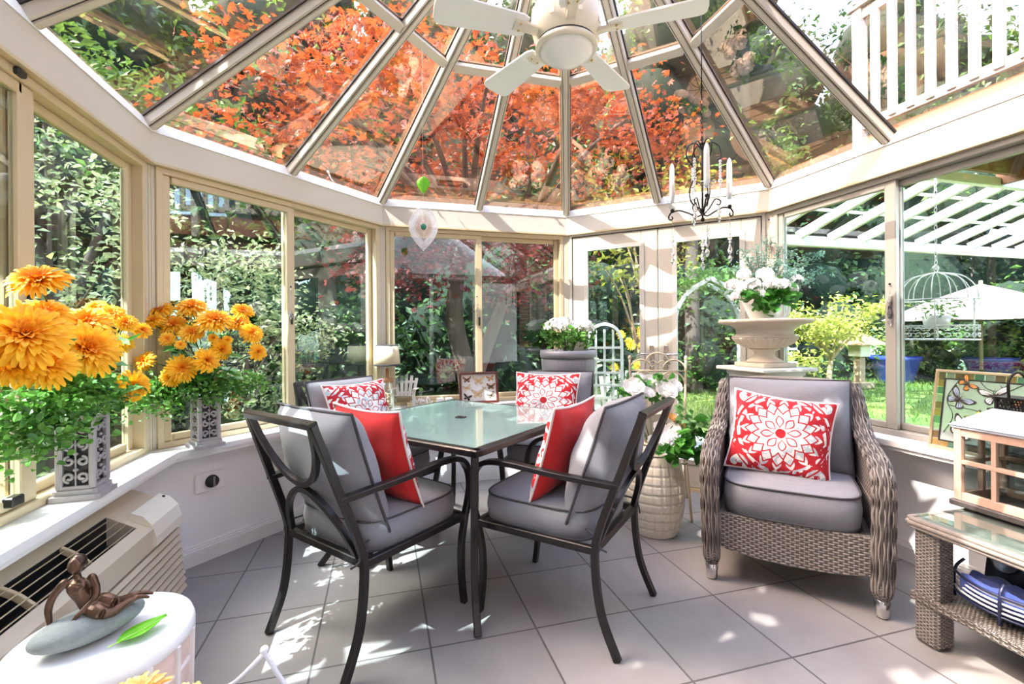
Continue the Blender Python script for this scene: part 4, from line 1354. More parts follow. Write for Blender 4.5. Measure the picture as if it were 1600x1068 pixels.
PX = Vector((math.cos(-YAW), math.sin(-YAW), 0)); PY = Vector((math.sin(YAW), math.cos(YAW), 0))   # picture-right and depth directions
stt = thing('stone_slab', 'smooth grey boulder on the hamper lid carrying the bronze figurine', 'stone', (-.688, 1.362, .4675))
stt.rotation_euler = (0, 0, math.radians(43))
sm = MB()
sm.ball((0, 0, .036), .10, 18, 1.10, .62, .36)
so = sm.build('stone', M('speckled_grey_stone', lin(124, 130, 130), .8, 0, .22, 90, .3, 160), stt)
def fig(pts): return [Vector((x, y, z)) for x, y, z in pts]
bz = M('bronze_patina', lin(96, 72, 58), .3, .75, .35, 22, .1, 90)
st = thing('seated_figurine', 'bronze figurine of a seated woman leaning on one hand, on the grey stone', 'figurine', (-.690, 1.366, .5325), -YAW + .52)
st.scale = (.92, .92, .92)
b_ = MB()
b_.tube(smoothpath(fig([(.012, .0, .012), (-.004, .002, .03), (-.016, .0, .052), (-.022, -.002, .074), (-.024, .0, .088), (-.024, .0, .1), (-.025, -.003, .112)]), 4), [.026] * 3 + [.0255, .024, .0225, .0215, .021, .0215, .0225, .0235, .0245, .0245, .0235, .0215, .018, .015, .0115, .009, .0085, .008, .008, .008, .008, .008], 12)
b_.ball((-.026, -.004, .129), .0185, 10, .92, 1.02, 1.22).ball((-.033, -.017, .127), .004, 5).ball((-.030, -.014, .118), .005, 5)
b_.ball((-.031, -.017, .078), .0095, 8).ball((-.011, -.017, .077), .0095, 8)                      # bust
b_.ball((-.05, .002, .086), .0105, 8).ball((.004, .002, .086), .0105, 8)                           # shoulders
b_.tube(smoothpath(fig([(-.05, .002, .086), (-.07, .0, .06), (-.079, -.004, .03), (-.076, -.008, -.002), (-.074, -.012, -.022)]), 4), [.0115, .0112, .0106, .010, .0096, .0094, .0092, .009, .0088, .0084, .0078, .0072, .0066, .006, .0056, .0054, .0054], 8)
for i in range(4): b_.tube(fig([(-.075 - .001 * i, -.012, -.022), (-.084 - .002 * i, -.018 - .003 * i + .006, -.026), (-.094 + .002 * i, -.026 + .004 * i, -.029)]), [.003, .0026, .002], 6)
b_.tube(fig([(-.074, -.012, -.022), (-.078, -.024, -.026), (-.083, -.031, -.028)]), [.003, .0026, .002], 6)
b_.tube(smoothpath(fig([(.004, .002, .086), (.014, -.006, .062), (.015, -.018, .042), (-.003, -.03, .022), (-.02, -.036, .008)]), 4), [.0115, .0112, .0106, .010, .0096, .0094, .0092, .009, .0088, .0084, .0078, .0072, .0066, .006, .0056, .0054, .0054], 8)
for i in range(4): b_.tube(fig([(-.02, -.036, .008), (-.029 + .001 * i, -.040 + .004 * i, .0), (-.036 + .003 * i, -.042 + .005 * i, -.01)]), [.003, .0026, .002], 6)
b_.tube(fig([(-.018, -.036, .008), (-.018, -.043, .0), (-.02, -.046, -.008)]), [.003, .0026, .002], 6)
b_.tube(smoothpath(fig([(.0, -.004, .012), (.018, -.03, .012), (.036, -.046, .006)]), 4), [.021, .021, .0205, .02, .019, .018, .017, .016, .0145], 10)    # near thigh
b_.tube(smoothpath(fig([(.036, -.046, .006), (.056, -.034, .0), (.08, -.012, .004), (.096, .0, .006)]), 4), [.0145, .014, .0135, .013, .0125, .012, .011, .0095, .0085, .0075, .007, .0065, .006], 10)
b_.tube(smoothpath(fig([(.014, .006, .016), (.034, -.012, .024), (.054, -.022, .018)]), 4), [.021, .021, .0205, .02, .019, .018, .017, .016, .0145], 10)      # far thigh
b_.tube(smoothpath(fig([(.054, -.022, .018), (.07, -.004, .010), (.086, .012, .010), (.102, .018, .012)]), 4), [.0145, .014, .0135, .013, .0125, .012, .011, .0095, .0085, .0075, .007, .0065, .006], 10)
for (x, y) in ((.096, .0), (.102, .018)): b_.tube(fig([(x, y, .008), (x + .014, y + .002, .006), (x + .03, y + .0, .0)]), [.0068, .006, .0035], 8)
body = b_.build('body', bz, st)
rm = body.modifiers.new('fuse', 'REMESH'); rm.mode = 'VOXEL'; rm.voxel_size = .0019; rm.use_smooth_shade = True
sm_ = body.modifiers.new('soften', 'SMOOTH'); sm_.factor = .5; sm_.iterations = 2
hr_ = MB()
hr_.ball((-.0225, .0015, .1345), .0186, 10, 1.0, 1.05, 1.1).ball((-.014, .013, .124), .0085, 8, 1.1, 1, .9)
hr_.build('hair', M('dark_bronze_hair', lin(70, 54, 48), .35, .8, .2, 60), st)
lf_ = thing('green_leaf', 'bright green leaf lying on the hamper lid beside the stone', 'leaf', (-.572, 1.345, .4755), math.radians(48))
V_ = []; n = 12
for i in range(n + 1):
    t = i / n; w_ = .026 * math.sin(PI * t ** .8) + .001
    for q in (-1, -.5, 0, .5, 1): V_.append(((t - .5) * .105, q * w_, .006 * abs(q) + .008 * t * t - .001 * (q == 0)))
F_ = [(i * 5 + j, i * 5 + j + 1, i * 5 + j + 6, i * 5 + j + 5) for i in range(n) for j in range(4)]
lo_ = MB().add(V_, F_, True).build('blade', leafmat('lime_leaf', lin(116, 204, 30), lin(140, 224, 50), .3, 20), lf_)
sd_ = lo_.modifiers.new('thick', 'SOLIDIFY'); sd_.thickness = .0012
MB().tube([(-.07, 0, .002), (0, 0, .003), (.055, 0, .0085)], .0016, 6).build('midrib', leafmat('pale_midrib', lin(176, 226, 110), lin(190, 236, 130), .1), lf_)

# floor vase with cream mums just inside the frame, and the white magazine rack
fv = thing('floor_vase', 'slender vase of creamy yellow mums in front of the hamper', 'vase', (-.375, .815, 0))
MB().lathe([(.001, 0), (.06, 0), (.075, .05), (.08, .25), (.055, .45), (.04, .53), (.05, .56), (.043, .56), (.034, .53), (.001, .5)], (0, 0, 0), 28).build('vase_body', M('sand_glaze', lin(214, 196, 164), .3, 0, .08), fv)
creamum = leafmat('cream_yellow_petals', lin(236, 190, 100), lin(248, 222, 150), .25, 12)
cm_ = mum_mesh('flower', creamum, 5)
for (x, y, z, r) in ((-.03, .02, .635, .045), (.03, .0, .632, .042), (.0, .05, .628, .045), (-.075, .0, .622, .038), (.07, .03, .618, .036)): head(cm_, fv, (x, y, z), (x, y - .1, .25), r)
C.objects.unlink(cm_)
MB().tube([(0, 0, .5), (.0, .02, .62)], .004, 5).tube([(0, 0, .5), (-.05, 0, .61)], .003, 5).tube([(0, 0, .5), (.05, .02, .61)], .003, 5).build('stems', stem_m, fv)
mr = thing('magazine_rack', 'white metal magazine rack with ball finials on the floor', 'magazine rack', (-.345, 1.165, 0), -.15)
wm = M('white_enamel_wire', lin(236, 236, 240), .3, 0, .02)
for s in (0, 1):
    y = s * .16
    MB().tube(smoothpath([(-.085, y, .30), (-.05, y, .315), (-.02, y, .34), (.025, y, .385)], 6), .006, 8).tube(smoothpath([(.025, y, .385), (.05, y, .34), (.085, y, .25), (.09, y, .0)], 6), .006, 8).tube(smoothpath([(-.085, y, .30), (-.10, y, .2), (-.10, y, .0)], 5), .006, 8).tube([(-.10, y, .1), (.09, y, .1)], .005, 8).build('side_frame', wm, mr)
    MB().ball((.025, y, .393), .0105, 8).build('finial', wm, mr)
cr_ = MB()
for p in ((-.10, .1), (-.05, .1), (.09, .1), (-.10, .26), (.086, .26)): cr_.tube([(p[0], 0, p[1]), (p[0], .16, p[1])], .005, 8)
cr_.build('cross_bars', wm, mr)
for k, (lab, col, dy, dx) in enumerate((('teal covered magazine standing in the white rack', lin(40, 150, 184), .05, .0), ('pale blue covered magazine standing behind the teal one', lin(196, 206, 236), .085, -.02))):
    mg = thing('magazine', lab, 'magazine', (-.345, 1.165, 0), -.15, 'magazines in the white rack')
    T = Matrix.Translation((-.03 + dx * .5, dy, .225)) @ Matrix.Rotation(math.radians(-12), 4, 'X')
    MB().box((.03, 0, .0), (.13, .008, .22), T, .002).build('pages', M('magazine_paper', lin(232, 232, 236), .5), mg)
    cv = MB().box((.03, -.0048, .0), (.132, .0012, .222), T).box((.03, .0048, 0), (.132, .0012, .222), T)
    cv.build('cover', M('magazine_cover_%d' % k, col, .3, 0, .3, 18), mg)

# ------------------------------------------------------------------ ceiling fan
fan = thing('ceiling_fan', 'white five-blade ceiling fan with frosted light globe', 'ceiling fan', (.815, 1.963, 2.40))
MB().lathe([(.02, .36), (.02, 1.0)], (0, 0, 0), 16).build('downrod', fanc, fan)
MB().lathe([(.001, .365), (.05, .36), (.09, .34), (.135, .30), (.158, .24), (.16, .19), (.15, .15), (.132, .118), (.128, .112), (.001, .112)], (0, 0, 0), 40).build('motor_housing', fanc, fan)
seam = MB().lathe([(.129, .105), (.133, .112), (.129, .118)], (0, 0, 0), 40).build('seam_ring', gasket, fan)
for k in range(8):
    a = 2 * PI * k / 8; MB().box((0, 0, 0), (.012, .02, .085), Matrix.Rotation(a, 4, 'Z') @ Matrix.Translation((.153, 0, .205))).build('housing_rib', fanc, fan)
MB().lathe([(.132, .108), (.14, .10), (.142, .085), (.135, .078), (.128, .08)], (0, 0, 0), 40).build('light_ring', fanc, fan)
glm = M('frosted_globe_glass', lin(238, 238, 236), .25, 0, .01)
MB().lathe([(.001, .018), (.04, .022), (.08, .038), (.112, .062), (.128, .086)], (0, 0, 0), 40).build('light_globe', glm, fan)
for k in range(5):
    a = PI / 2 - YAW + math.radians(36 + 72 * k)
    T = Matrix.Rotation(a, 4, 'Z')
    Tb = T @ Matrix.Translation((.0, 0, .155)) @ Matrix.Rotation(math.radians(11), 4, 'X')
    ol = [(.19, -.045), (.22, -.058), (.56, -.078), (.585, -.07), (.597, -.05), (.60, 0), (.597, .05), (.585, .07), (.56, .078), (.22, .058), (.19, .045)]
    b = MB().prism(ol, -.004, .004, Tb).build('blade', fanw, fan)
    MB().hull8([Tb @ Vector(p) for p in ((.13, -.02, -.004), (.25, -.032, -.0045), (.25, .032, -.0045), (.13, .02, -.004))], [Tb @ Vector(p) for p in ((.13, -.02, -.022), (.25, -.02, -.011), (.25, .02, -.011), (.13, .02, -.022))]).build('blade_bracket', fanc, b)
    for s in (-1, 1): MB().ball((.225, s * .018, -.012), .006, 6, T=Tb).build('screw', M('brass_screw', lin(196, 170, 110), .3, .8) if 'brass_screw' not in bpy.data.materials else bpy.data.materials['brass_screw'], b)

# ------------------------------------------------------------------ chandelier with candles and crystals
crys = crystalmat('clear_crystal')
cupg = glassmat('cup_glass', (.93, .96, .97, 1), .10)
ch = thing('candle_chandelier', 'black iron chandelier with glass cups and crystal drops on a chain', 'chandelier', (1.60, 2.045, 1.78))
rod = MB().tube([(0, 0, .0), (0, 0, .42)], .005, 8).ball((0, 0, .0), .011, 8).ball((0, 0, .05), .012, 8).ball((0, 0, .395), .01, 8)
rod.build('stem', iron, ch)
cam_to = Vector((-1.6, -2.045, 0)).normalized(); a_front = math.atan2(cam_to.y, cam_to.x)
tips = []
for k in range(3):
    a = a_front + .12 + 2 * PI * k / 3
    ca, sa = math.cos(a), math.sin(a); p3 = lambda r, z: (r * ca, r * sa, z)
    sp = [p3(.165 + .018 * math.cos(t) , .043 - .018 * math.sin(t)) for t in np.linspace(-1.2, 4.6, 14)]
    MB().tube(smoothpath([p3(.0, .03), p3(.03, .022), p3(.08, .05), p3(.13, .072), p3(.172, .068)], 6) + [p3(.178, .062), p3(.186, .05), p3(.184, .034), p3(.172, .028), p3(.163, .036), p3(.168, .046)], .0042, 7).ball(p3(.165, .078), .011, 8).build('arm', iron, ch)
    MB().lathe([(.012, .085), (.016, .092), (.02, .10), (.016, .112), (.03, .128), (.042, .142), (.038, .143), (.02, .13), (.012, .118), (.001, .116)], (.165 * ca, .165 * sa, 0), 24).build('glass_cup', cupg, ch)
    tips.append((.165 * ca, .165 * sa))
for k in range(6):
    a = a_front + .6 + 2 * PI * k / 6; ca, sa = math.cos(a), math.sin(a); p3 = lambda r, z: (r * ca, r * sa, z)
    if k % 2 == 0: MB().tube(smoothpath([p3(.0, .05), p3(.05, .09), p3(.062, .15), p3(.045, .21), p3(.04, .27), p3(.075, .33), p3(.07, .385), p3(.035, .40), p3(.006, .37)], 6), .0038, 7).build('scroll', iron, ch)
    else: MB().tube(smoothpath([p3(.0, .02), p3(.035, .06), p3(.06, .10), p3(.085, .09), p3(.08, .07), p3(.066, .076)], 6), .0034, 7).tube(smoothpath([p3(.0, .36), p3(.04, .395), p3(.08, .37), p3(.088, .32), p3(.07, .30)], 6), .0034, 7).build('scroll', iron, ch)
def strand(mb, x, y, z, items):
    zz = z
    for kind in items:
        if kind == 's': mb.tube([(x, y, zz), (x, y, zz - .045)], .0011, 5); zz -= .045
        elif kind == 'b': mb.ball((x, y, zz - .0075), .0075, 5); zz -= .0155
        elif kind == 'B': mb.ball((x, y, zz - .012), .012, 6); zz -= .0245
        elif kind == 'd': mb.lathe([(.001, 0), (.005, -.008), (.0135, -.035), (.010, -.046), (.001, -.06)], (x, y, zz), 8, None, False); zz -= .06
        elif kind == 't': mb.lathe([(.001, 0), (.006, -.006), (.012, -.02), (.001, -.044)], (x, y, zz), 8, None, False); zz -= .045
    return mb
for (x, y) in tips: strand(MB(), x, y, .03, 'ssbBbdt').build('crystal_strand', crys, ch)
strand(MB(), 0, 0, -.011, 'ssbBbdt').build('crystal_strand', crys, ch)
for k in range(3):
    a = a_front + .6 + 2 * PI * (2 * k + 1) / 6
    strand(MB(), .085 * math.cos(a), .085 * math.sin(a), .30, 'bbbbbbBbbbb').build('crystal_chain', crys, ch)
    strand(MB(), .078 * math.cos(a), .078 * math.sin(a), .062, 'bBt').build('crystal_drop', crys, ch)
cn_ = MB()
for k in range(9):
    z = .405 + .024 * k
    T = Matrix.Translation((0, 0, z + .01)) @ Matrix.Rotation(PI / 2 * (k % 2), 4, 'Z')
    cn_.tube([T @ Vector((.007 * math.cos(t), 0, .016 * math.sin(t))) for t in np.linspace(0, 2 * PI, 12, False)], .002, 5, True)
cn_.tube([(0, 0, .62), (0, 0, 1.11)], .003, 6)
cn_.build('chain', iron, ch)
wax = M('white_taper_wax', lin(240, 238, 232), .4, 0, .01)
names = ('white taper candle in the chandelier cup nearest us', 'white taper candle in the chandelier cup over the right-hand door', 'white taper candle in the chandelier cup over the left-hand door')
for k, (x, y) in enumerate(tips):
    t = thing('taper_candle', names[k], 'candle', (1.60 + x, 2.045 + y, 1.78 + .1195), 0, 'chandelier candles')
    MB().lathe([(.001, 0), (.0095, 0), (.0105, .012), (.0145, .03), (.0135, .14), (.0125, .185), (.009, .202), (.003, .212), (.001, .214)], (0, 0, 0), 16).build('wax', wax, t)
    MB().tube([(0, 0, .21), (.001, 0, .224)], .001, 5).build('wick', black, t)

# ------------------------------------------------------------------ wind spinner and window crystals
ws = thing('wind_spinner', 'silver leaf shaped wind spinner with green bead, hanging from the roof', 'wind spinner', (.226, 2.636, 1.80))
steel = M('polished_steel', lin(206, 206, 208), .2, .9, .05)
sp = MB()
for k in range(11):
    s = 1 - k * .075; a = .35 + k * .11
    ol = [(.078 * s * math.sin(PI * t) * (1 if q else -1) , .135 * s * (2 * t - 1)) for q in (0, 1) for t in (np.linspace(0, 1, 14) if q == 0 else np.linspace(1, 0, 14)[1:-1])]
    dirx = Vector((PX.x * math.cos(a * .5) + PY.x * math.sin(a * .5), PX.y * math.cos(a * .5) + PY.y * math.sin(a * .5), 0))
    sp.sweep([dirx * x + Vector((0, 0, z)) for x, z in ol], Vector((-dirx.y, dirx.x, 0)), .003, .0042, True)
sp.build('spinner_rings', steel, ws)
MB().ball((0, 0, 0), .017, 10).build('bead', M('green_glass_bead', lin(30, 120, 96), .1), ws)
MB().tube([(0, 0, .13), (0, 0, 1.06)], .0008, 5).build('cord', M('nylon_cord', lin(200, 196, 190), .4), ws)
lp = MB(); V_ = []; n = 10
for i in range(n + 1):
    t = i / n; w_ = .036 * math.sin(PI * t ** .7) + .001
    for q in (-1, -.5, 0, .5, 1): V_.append(tuple(PX * (q * w_) + PY * (.008 * abs(q)) + Vector((0, 0, .285 - .10 * t))))
lo_ = lp.add(V_, [(i * 5 + j, i * 5 + j + 1, i * 5 + j + 6, i * 5 + j + 5) for i in range(n) for j in range(4)], True).build('leaf', bpy.data.materials['lime_leaf'], ws)
lo_.modifiers.new('thick', 'SOLIDIFY').thickness = .0012
def hang(label, p, items):
    t = thing('hanging_crystal', label, 'crystal', p, 0, 'window crystals')
    strand(MB(), 0, 0, -.01, items).build('crystals', crys, t)
    MB().ball((0, 0, 0), .006, 6).build('hook', iron, t)
hang('crystal drop hanging on the sash beside the second chrysanthemum pot', (-.548, 3.165, 1.50), 'sssbt')
hang('crystal drop hanging on the middle stile of the back window', (.745, 3.715, 1.50), 'sBbt')
hang('crystal string hanging on the post behind the wicker armchair', (2.625, 1.853, 1.45), 'sbbBbdt')
hang('crystal string hanging on the corner post above the stone urn', (2.605, 2.635, 1.98), 'ssbbBd')

w1 = bpy.data.objects['window_1']
for (y, z, d) in ((1.775, .70, (.03, .05, .03)), (1.80, 2.02, (.035, .04, .022))):
    MB().box((AB.x + .012, y, z), d, None, .004).build('sash_lock', black, w1)

# ------------------------------------------------------------------ things on and by the back sill
for o in (mumA, mumB): C.objects.unlink(o)
paint = lambda name, c, r=.5: M(name, lin(*c), r, 0, .06, 12)
lm = thing('table_lamp', 'table lamp with shell filled glass base and beige drum shade on sill', 'lamp', (.035, 3.640, .641))
MB().lathe([(.001, .0), (.058, 0), (.062, .01), (.062, .13), (.055, .155), (.04, .18), (.04, .20), (.037, .20), (.037, .18), (.052, .152), (.058, .128), (.058, .012), (.001, .008)], (0, 0, 0), 28).build('glass_base', glassmat('jar_glass', (.93, .95, .94, 1), .06), lm)
shl = MB(); g = random.Random(4)
for k in range(46):
    a, r_, z = g.uniform(0, 6.28), .04 * math.sqrt(g.random()), .018 + .10 * g.random()
    shl.ball((r_ * math.cos(a), r_ * math.sin(a), z), g.uniform(.009, .015), 4, g.uniform(.7, 1.2), 1, g.uniform(.5, .9))
shl.build('shells', M('seashells', lin(206, 176, 150), .5, 0, .35, 60), lm)
MB().lathe([(.001, .20), (.046, .20), (.048, .215), (.044, .225), (.012, .23), (.012, .30), (.001, .30)], (0, 0, 0), 24).build('wooden_cap', woodmat('cap_wood', lin(150, 96, 60), lin(190, 134, 92)), lm)
shade = M('linen_lampshade', lin(214, 196, 164), .85, 0, .05, 40, .15, 200)
so = MB().lathe([(.098, .325), (.083, .475), (.080, .475), (.095, .325)], (0, 0, 0), 40).build('lamp_shade', shade, lm)
MB().lathe([(.098, .322), (.100, .326), (.098, .334), (.096, .33)], (0, 0, 0), 40).lathe([(.083, .469), (.085, .474), (.083, .48), (.081, .474)], (0, 0, 0), 40).build('shade_trim', darkpipe, so)

def wing_pts(s, side, lower):
    if lower: P = [(0, 0), (.25, -.05), (.62, -.12), (.70, -.32), (.55, -.55), (.38, -.62), (.2, -.5), (.06, -.25)]
    else: P = [(0, .05), (.2, .35), (.55, .62), (.95, .74), (1.0, .58), (.86, .30), (.62, .06), (.25, -.04)]
    return [(side * x * s, y * s) for x, y in P]
def butterfly(parent, x, y, s, rot, border, cell, z=.003, name='butterfly'):
    """flat pinned or painted wings: dark wing shapes with coloured cells laid in"""
    T = Matrix.Translation((x, y, z)) @ Matrix.Rotation(rot, 4, 'Z')
    w_ = MB(); c_ = MB()
    for sd in (-1, 1):
        for lo in (0, 1):
            P = wing_pts(s, sd, lo); w_.prism(P if sd > 0 else P[::-1], 0, .0016, T)
            cx = sum(p[0] for p in P) / 8; cy = sum(p[1] for p in P) / 8
            for k in range(4):                                     # wedge cells fanning out from the root
                a, b = P[1 + k], P[2 + k]
                m = ((a[0] + b[0]) / 2, (a[1] + b[1]) / 2)
                f = lambda p, t, u: (p[0] * t + m[0] * (1 - u) * t, p[1] * t + m[1] * (1 - u) * t)
                q = [(m[0] * .28, m[1] * .28), (a[0] * .84 * .8 + m[0] * .84 * .2, a[1] * .84 * .8 + m[1] * .84 * .2), (b[0] * .84 * .8 + m[0] * .84 * .2, b[1] * .84 * .8 + m[1] * .84 * .2)]
                c_.prism(q if sd > 0 else q[::-1], .0016, .0026, T)
    w_.ball((0, 0, .002), .07 * s, 5, 1, 4.2, .8, T)
    for sd in (-1, 1): w_.tube([T @ Vector((0, .28 * s, .002)), T @ Vector((sd * .16 * s, .62 * s, .003))], .012 * s, 4)
    o = w_.build(name, border, parent); c_.build('wing_cells', cell, o)
    return o
pb = lambda n, c: bpy.data.materials.get(n) or M(n, lin(*c), .6, 0, .25, 120)
BK = pb('butterfly_black', (38, 30, 28))
fr = thing('butterfly_display', 'framed display of pinned butterflies leaning on the back window', 'picture frame', (.745, 3.655, .6415))
fr.rotation_euler = frame_rot((1, 0, 0), (0, .14, .99))
ma = woodmat('mahogany', lin(74, 34, 28), lin(112, 56, 44), 1, .35, 0)
fb = MB(); FW, FH = .32, .25
for c, d in (((0, .0095, .01), (FW, .019, .022)), ((0, FH - .0095, .01), (FW, .019, .022)), ((-FW / 2 + .0095, FH / 2, .01), (.019, FH - .038, .022)), ((FW / 2 - .0095, FH / 2, .01), (.019, FH - .038, .022))): fb.box(c, d, None, .003)
fb.build('frame', ma, fr)
MB().box((0, FH / 2, .002), (FW - .03, FH - .03, .004)).build('backing', paint('ivory_backing', (232, 226, 220), .8), fr)
TAN, ORG, CRM = pb('butterfly_tan', (214, 176, 124)), pb('butterfly_orange', (216, 140, 60)), pb('butterfly_cream', (226, 214, 180))
for x, y, s, r, b, c in ((-.095, .19, .035, 0, BK, ORG), (0, .18, .05, 0, TAN, CRM), (.098, .195, .034, .2, TAN, ORG), (-.095, .125, .035, .3, TAN, CRM), (.10, .13, .036, 0, BK, ORG), (-.01, .075, .052, 0, TAN, CRM), (-.095, .05, .036, -.3, BK, BK), (.10, .06, .032, .4, BK, CRM), (.045, .12, .02, 0, TAN, CRM)):
    butterfly(fr, x, y, s, r, b, c, .004)
whitewash = paint('whitewashed_wood', (222, 214, 200), .7)
def adirondack(name, label, loc, rz, k, mat, scale=1.0, group=None):
    t = thing(name, label, 'chair', loc, rz, group); s = scale
    X = lambda *p: tuple(v * s for v in p)
    up = Vector((0, -.34, .94)).normalized()
    for i in range(k):
        u = 2 * i / (k - 1) - 1; x = u * .25
        top = .66 - .11 * u * u
        p, q = Vector((x * .86, -.16, .26)), Vector((x * 1.18, -.16, .26)) + up * top
        MB().bar(p * s, q * s, .5 / k * .86 * s, .018 * s, (0, 1, .3), .003 * s).build('back_slat', mat, t)
    for z in (.10, .42): MB().bar(Vector((-.25, -.185 - .34 * z, .28 + .94 * z)) * s, Vector((.25, -.185 - .34 * z, .28 + .94 * z)) * s, .02 * s, .06 * s, (0, -.34, .94)).build('back_rail', mat, t)
    for i in range(5):
        y = -.12 + .105 * i; MB().bar(Vector((-.27, y, .27 + .022 * i)) * s, Vector((.27, y, .27 + .022 * i)) * s, .09 * s, .018 * s, (0, -.2, 1), .003 * s).build('seat_slat', mat, t)
    for sd in (-1, 1):
        MB().bar(Vector((sd * .31, -.26, .50)) * s, Vector((sd * .33, .40, .53)) * s, .12 * s, .02 * s, (0, 0, 1), .004 * s).build('armrest', mat, t)
        MB().bar(Vector((sd * .29, .33, .0)) * s, Vector((sd * .30, .33, .52)) * s, .08 * s, .025 * s, (0, 1, 0)).build('leg', mat, t)
        MB().bar(Vector((sd * .28, .33, .36)) * s, Vector((sd * .28, -.52, .015)) * s, .025 * s, .09 * s, (0, .4, 1)).build('leg', mat, t)
    return t
adirondack('miniature_chair', 'miniature whitewashed slatted chair ornament beside the shell lamp', (.165, 3.672, .641), PI - .2, 5, whitewash, .27)
g = random.Random(9); drift = M('bleached_driftwood', lin(226, 222, 214), .8, 0, .2, 40)
for k in range(20):
    x, y, a = -.075 + .15 * (k % 10) / 9, (-.02, .014)[k // 10], g.uniform(.5, 2.6); L = g.uniform(.022, .034); z = .0075 + .013 * (k % 3)
    e = Vector((math.cos(a) * L * .6, math.sin(a) * L * .5, g.uniform(.004, .022) if k % 3 else 0))
    o = MB().tube([-e * .9, Vector((0, 0, .001)), e], [.005, .0065, .004], 7).build('driftwood_stick', drift)
    o.location = (.29 + x, 3.66 + y, .641 + z + abs(e.z) * .9)
    tag(o, 'short white driftwood stick heaped on back sill, between miniature chair and square candles', 'driftwood', 'driftwood sticks on the back sill')
for k, (x, lab) in enumerate(((.435, 'short white square candle on sill next to the driftwood'), (.505, 'short white square candle on sill next to the butterfly display'))):
    t = thing('block_candle', lab, 'candle', (x, 3.665, .641), .1, 'square candles on the back sill')
    MB().box((0, 0, .0275), (.052, .052, .055), None, .005).build('wax', wax, t); MB().tube([(0, 0, .055), (0, 0, .066)], .0012, 5).build('wick', black, t)
bx = thing('trinket_box', 'small cream yellow box in front of the driftwood sticks', 'box', (.205, 3.612, .641), .2)
MB().box((0, 0, .014), (.045, .03, .028), None, .003).build('box_body', paint('cream_yellow_paint', (236, 222, 170)), bx); MB().box((0, 0, .0315), (.049, .034, .007), None, .002).build('lid', paint('cream_yellow_lid', (240, 228, 184)), bx)

# tall grey planter with white hydrangeas
pl = thing('tall_planter', 'tall grey ribbed planter with bushy white hydrangeas beside the doors', 'planter', (1.445, 3.49, 0))
pl.scale = (.95, .95, 1.0)
n_ = 120; prof = [(.001, .0), (.14, .0), (.145, .02), (.15, .1), (.185, .6), (.222, .93), (.226, .98), (.215, 1.005)]
MB().lathe(prof, (0, 0, 0), n_, None, True, 1, 1, 40, .012).build('planter_body', M('slate_grey_glaze', lin(142, 140, 146), .35, 0, .1, 6), pl)
MB().lathe([(.205, 1.0), (.235, 1.005), (.24, 1.03), (.235, 1.06), (.21, 1.062), (.20, 1.03), (.001, 1.02)], (0, 0, 0), 48).build('planter_rim', bpy.data.materials['slate_grey_glaze'], pl)
st = MB(); g = random.Random(2); hc = []
for k in range(13):
    a = g.uniform(0, 6.28); r_ = .17 * math.sqrt(g.random()); q = Vector((r_ * math.cos(a), r_ * math.sin(a), 1.30 - r_ * .35 + g.uniform(-.01, .02)))
    hc.append((q.x, q.y, q.z, .055)); st.tube(smoothpath([(q.x * .15, q.y * .15, 1.02), (q.x * .5, q.y * .5, 1.14), q], 4), .004, 5)
st.build('stems', stem_m, pl)
floret_ball('blooms', hc, 70, .017, whitepet, pl, 3)
a_ = np.linspace(0, 2 * PI, 14, False)
foliage('leaves', [(.15 * math.cos(t), .15 * math.sin(t), 1.16 + .03 * math.sin(3 * t)) for t in a_] + [(.07, 0, 1.16), (-.07, 0, 1.16), (0, -.1, 1.13), (.2, 0, 1.2), (-.2, .0, 1.22)], (.035, .035, .035), 420, .045, box_leaf, pl, .6, .3, True, 5)

# scroll-backed metal chair with a pot of white roses on it
cmt = M('antique_cream_metal', lin(196, 182, 156), .45, .4, .15, 30)
bc_ = thing('scroll_metal_chair', 'antique cream metal chair with scrolled back, in front of the doors', 'chair', (1.83, 2.80, 0), face(-.50, -.866))
for s in (-1, 1):
    MB().tube(smoothpath([(s * .195, -.205, 1.0), (s * .19, -.19, .8), (s * .18, -.16, .45), (s * .185, -.18, .2), (s * .20, -.23, .0)], 5), .0085, 8).ball((s * .196, -.207, 1.012), .013, 6, 1, 1, 1.5).build('leg', cmt, bc_)
    MB().tube(smoothpath([(s * .15, .16, .45), (s * .165, .19, .2), (s * .18, .22, .0)], 5), .0085, 8).build('leg', cmt, bc_)
yb = lambda z: -.16 - .045 * (z - .45) / .55
arc_ = lambda cx, cz, r, a0, a1, k=12: [(cx + r * math.cos(a0 + (a1 - a0) * i / k), yb(cz + r * math.sin(a0 + (a1 - a0) * i / k)), cz + r * math.sin(a0 + (a1 - a0) * i / k)) for i in range(k + 1)]
sb = MB()
sb.tube(arc_(0, .965, .085, 0, PI), .006, 6).tube(arc_(-.115, .92, .08, .15, PI), .006, 6).tube(arc_(.115, .92, .08, 0, PI - .15), .006, 6)
sb.tube(arc_(-.10, .83, .085, .3, PI), .006, 6).tube(arc_(.10, .83, .085, 0, PI - .3), .006, 6)
sb.tube([(-.19, yb(.92), .92), (.19, yb(.92), .92)], .0055, 6).tube([(-.185, yb(.80), .80), (.185, yb(.80), .80)], .0055, 6)
for cx, cz, sg in ((-.035, .965, 1), (.035, .965, -1), (-.1, .88, 1), (.1, .88, -1), (-.03, .86, -1), (.03, .86, 1), (-.09, .70, 1), (.09, .70, -1), (-.03, .62, 1), (.03, .62, -1)):
    sb.tube([(cx + sg * (.032 - .024 * t) * math.cos(6.6 * t), yb(cz), cz + (.032 - .024 * t) * math.sin(6.6 * t)) for t in np.linspace(0, 1, 16)], .0042, 5)
for x in (-.06, 0, .06): sb.tube([(x, yb(.8), .80), (x, yb(.48), .48)], .0045, 6)
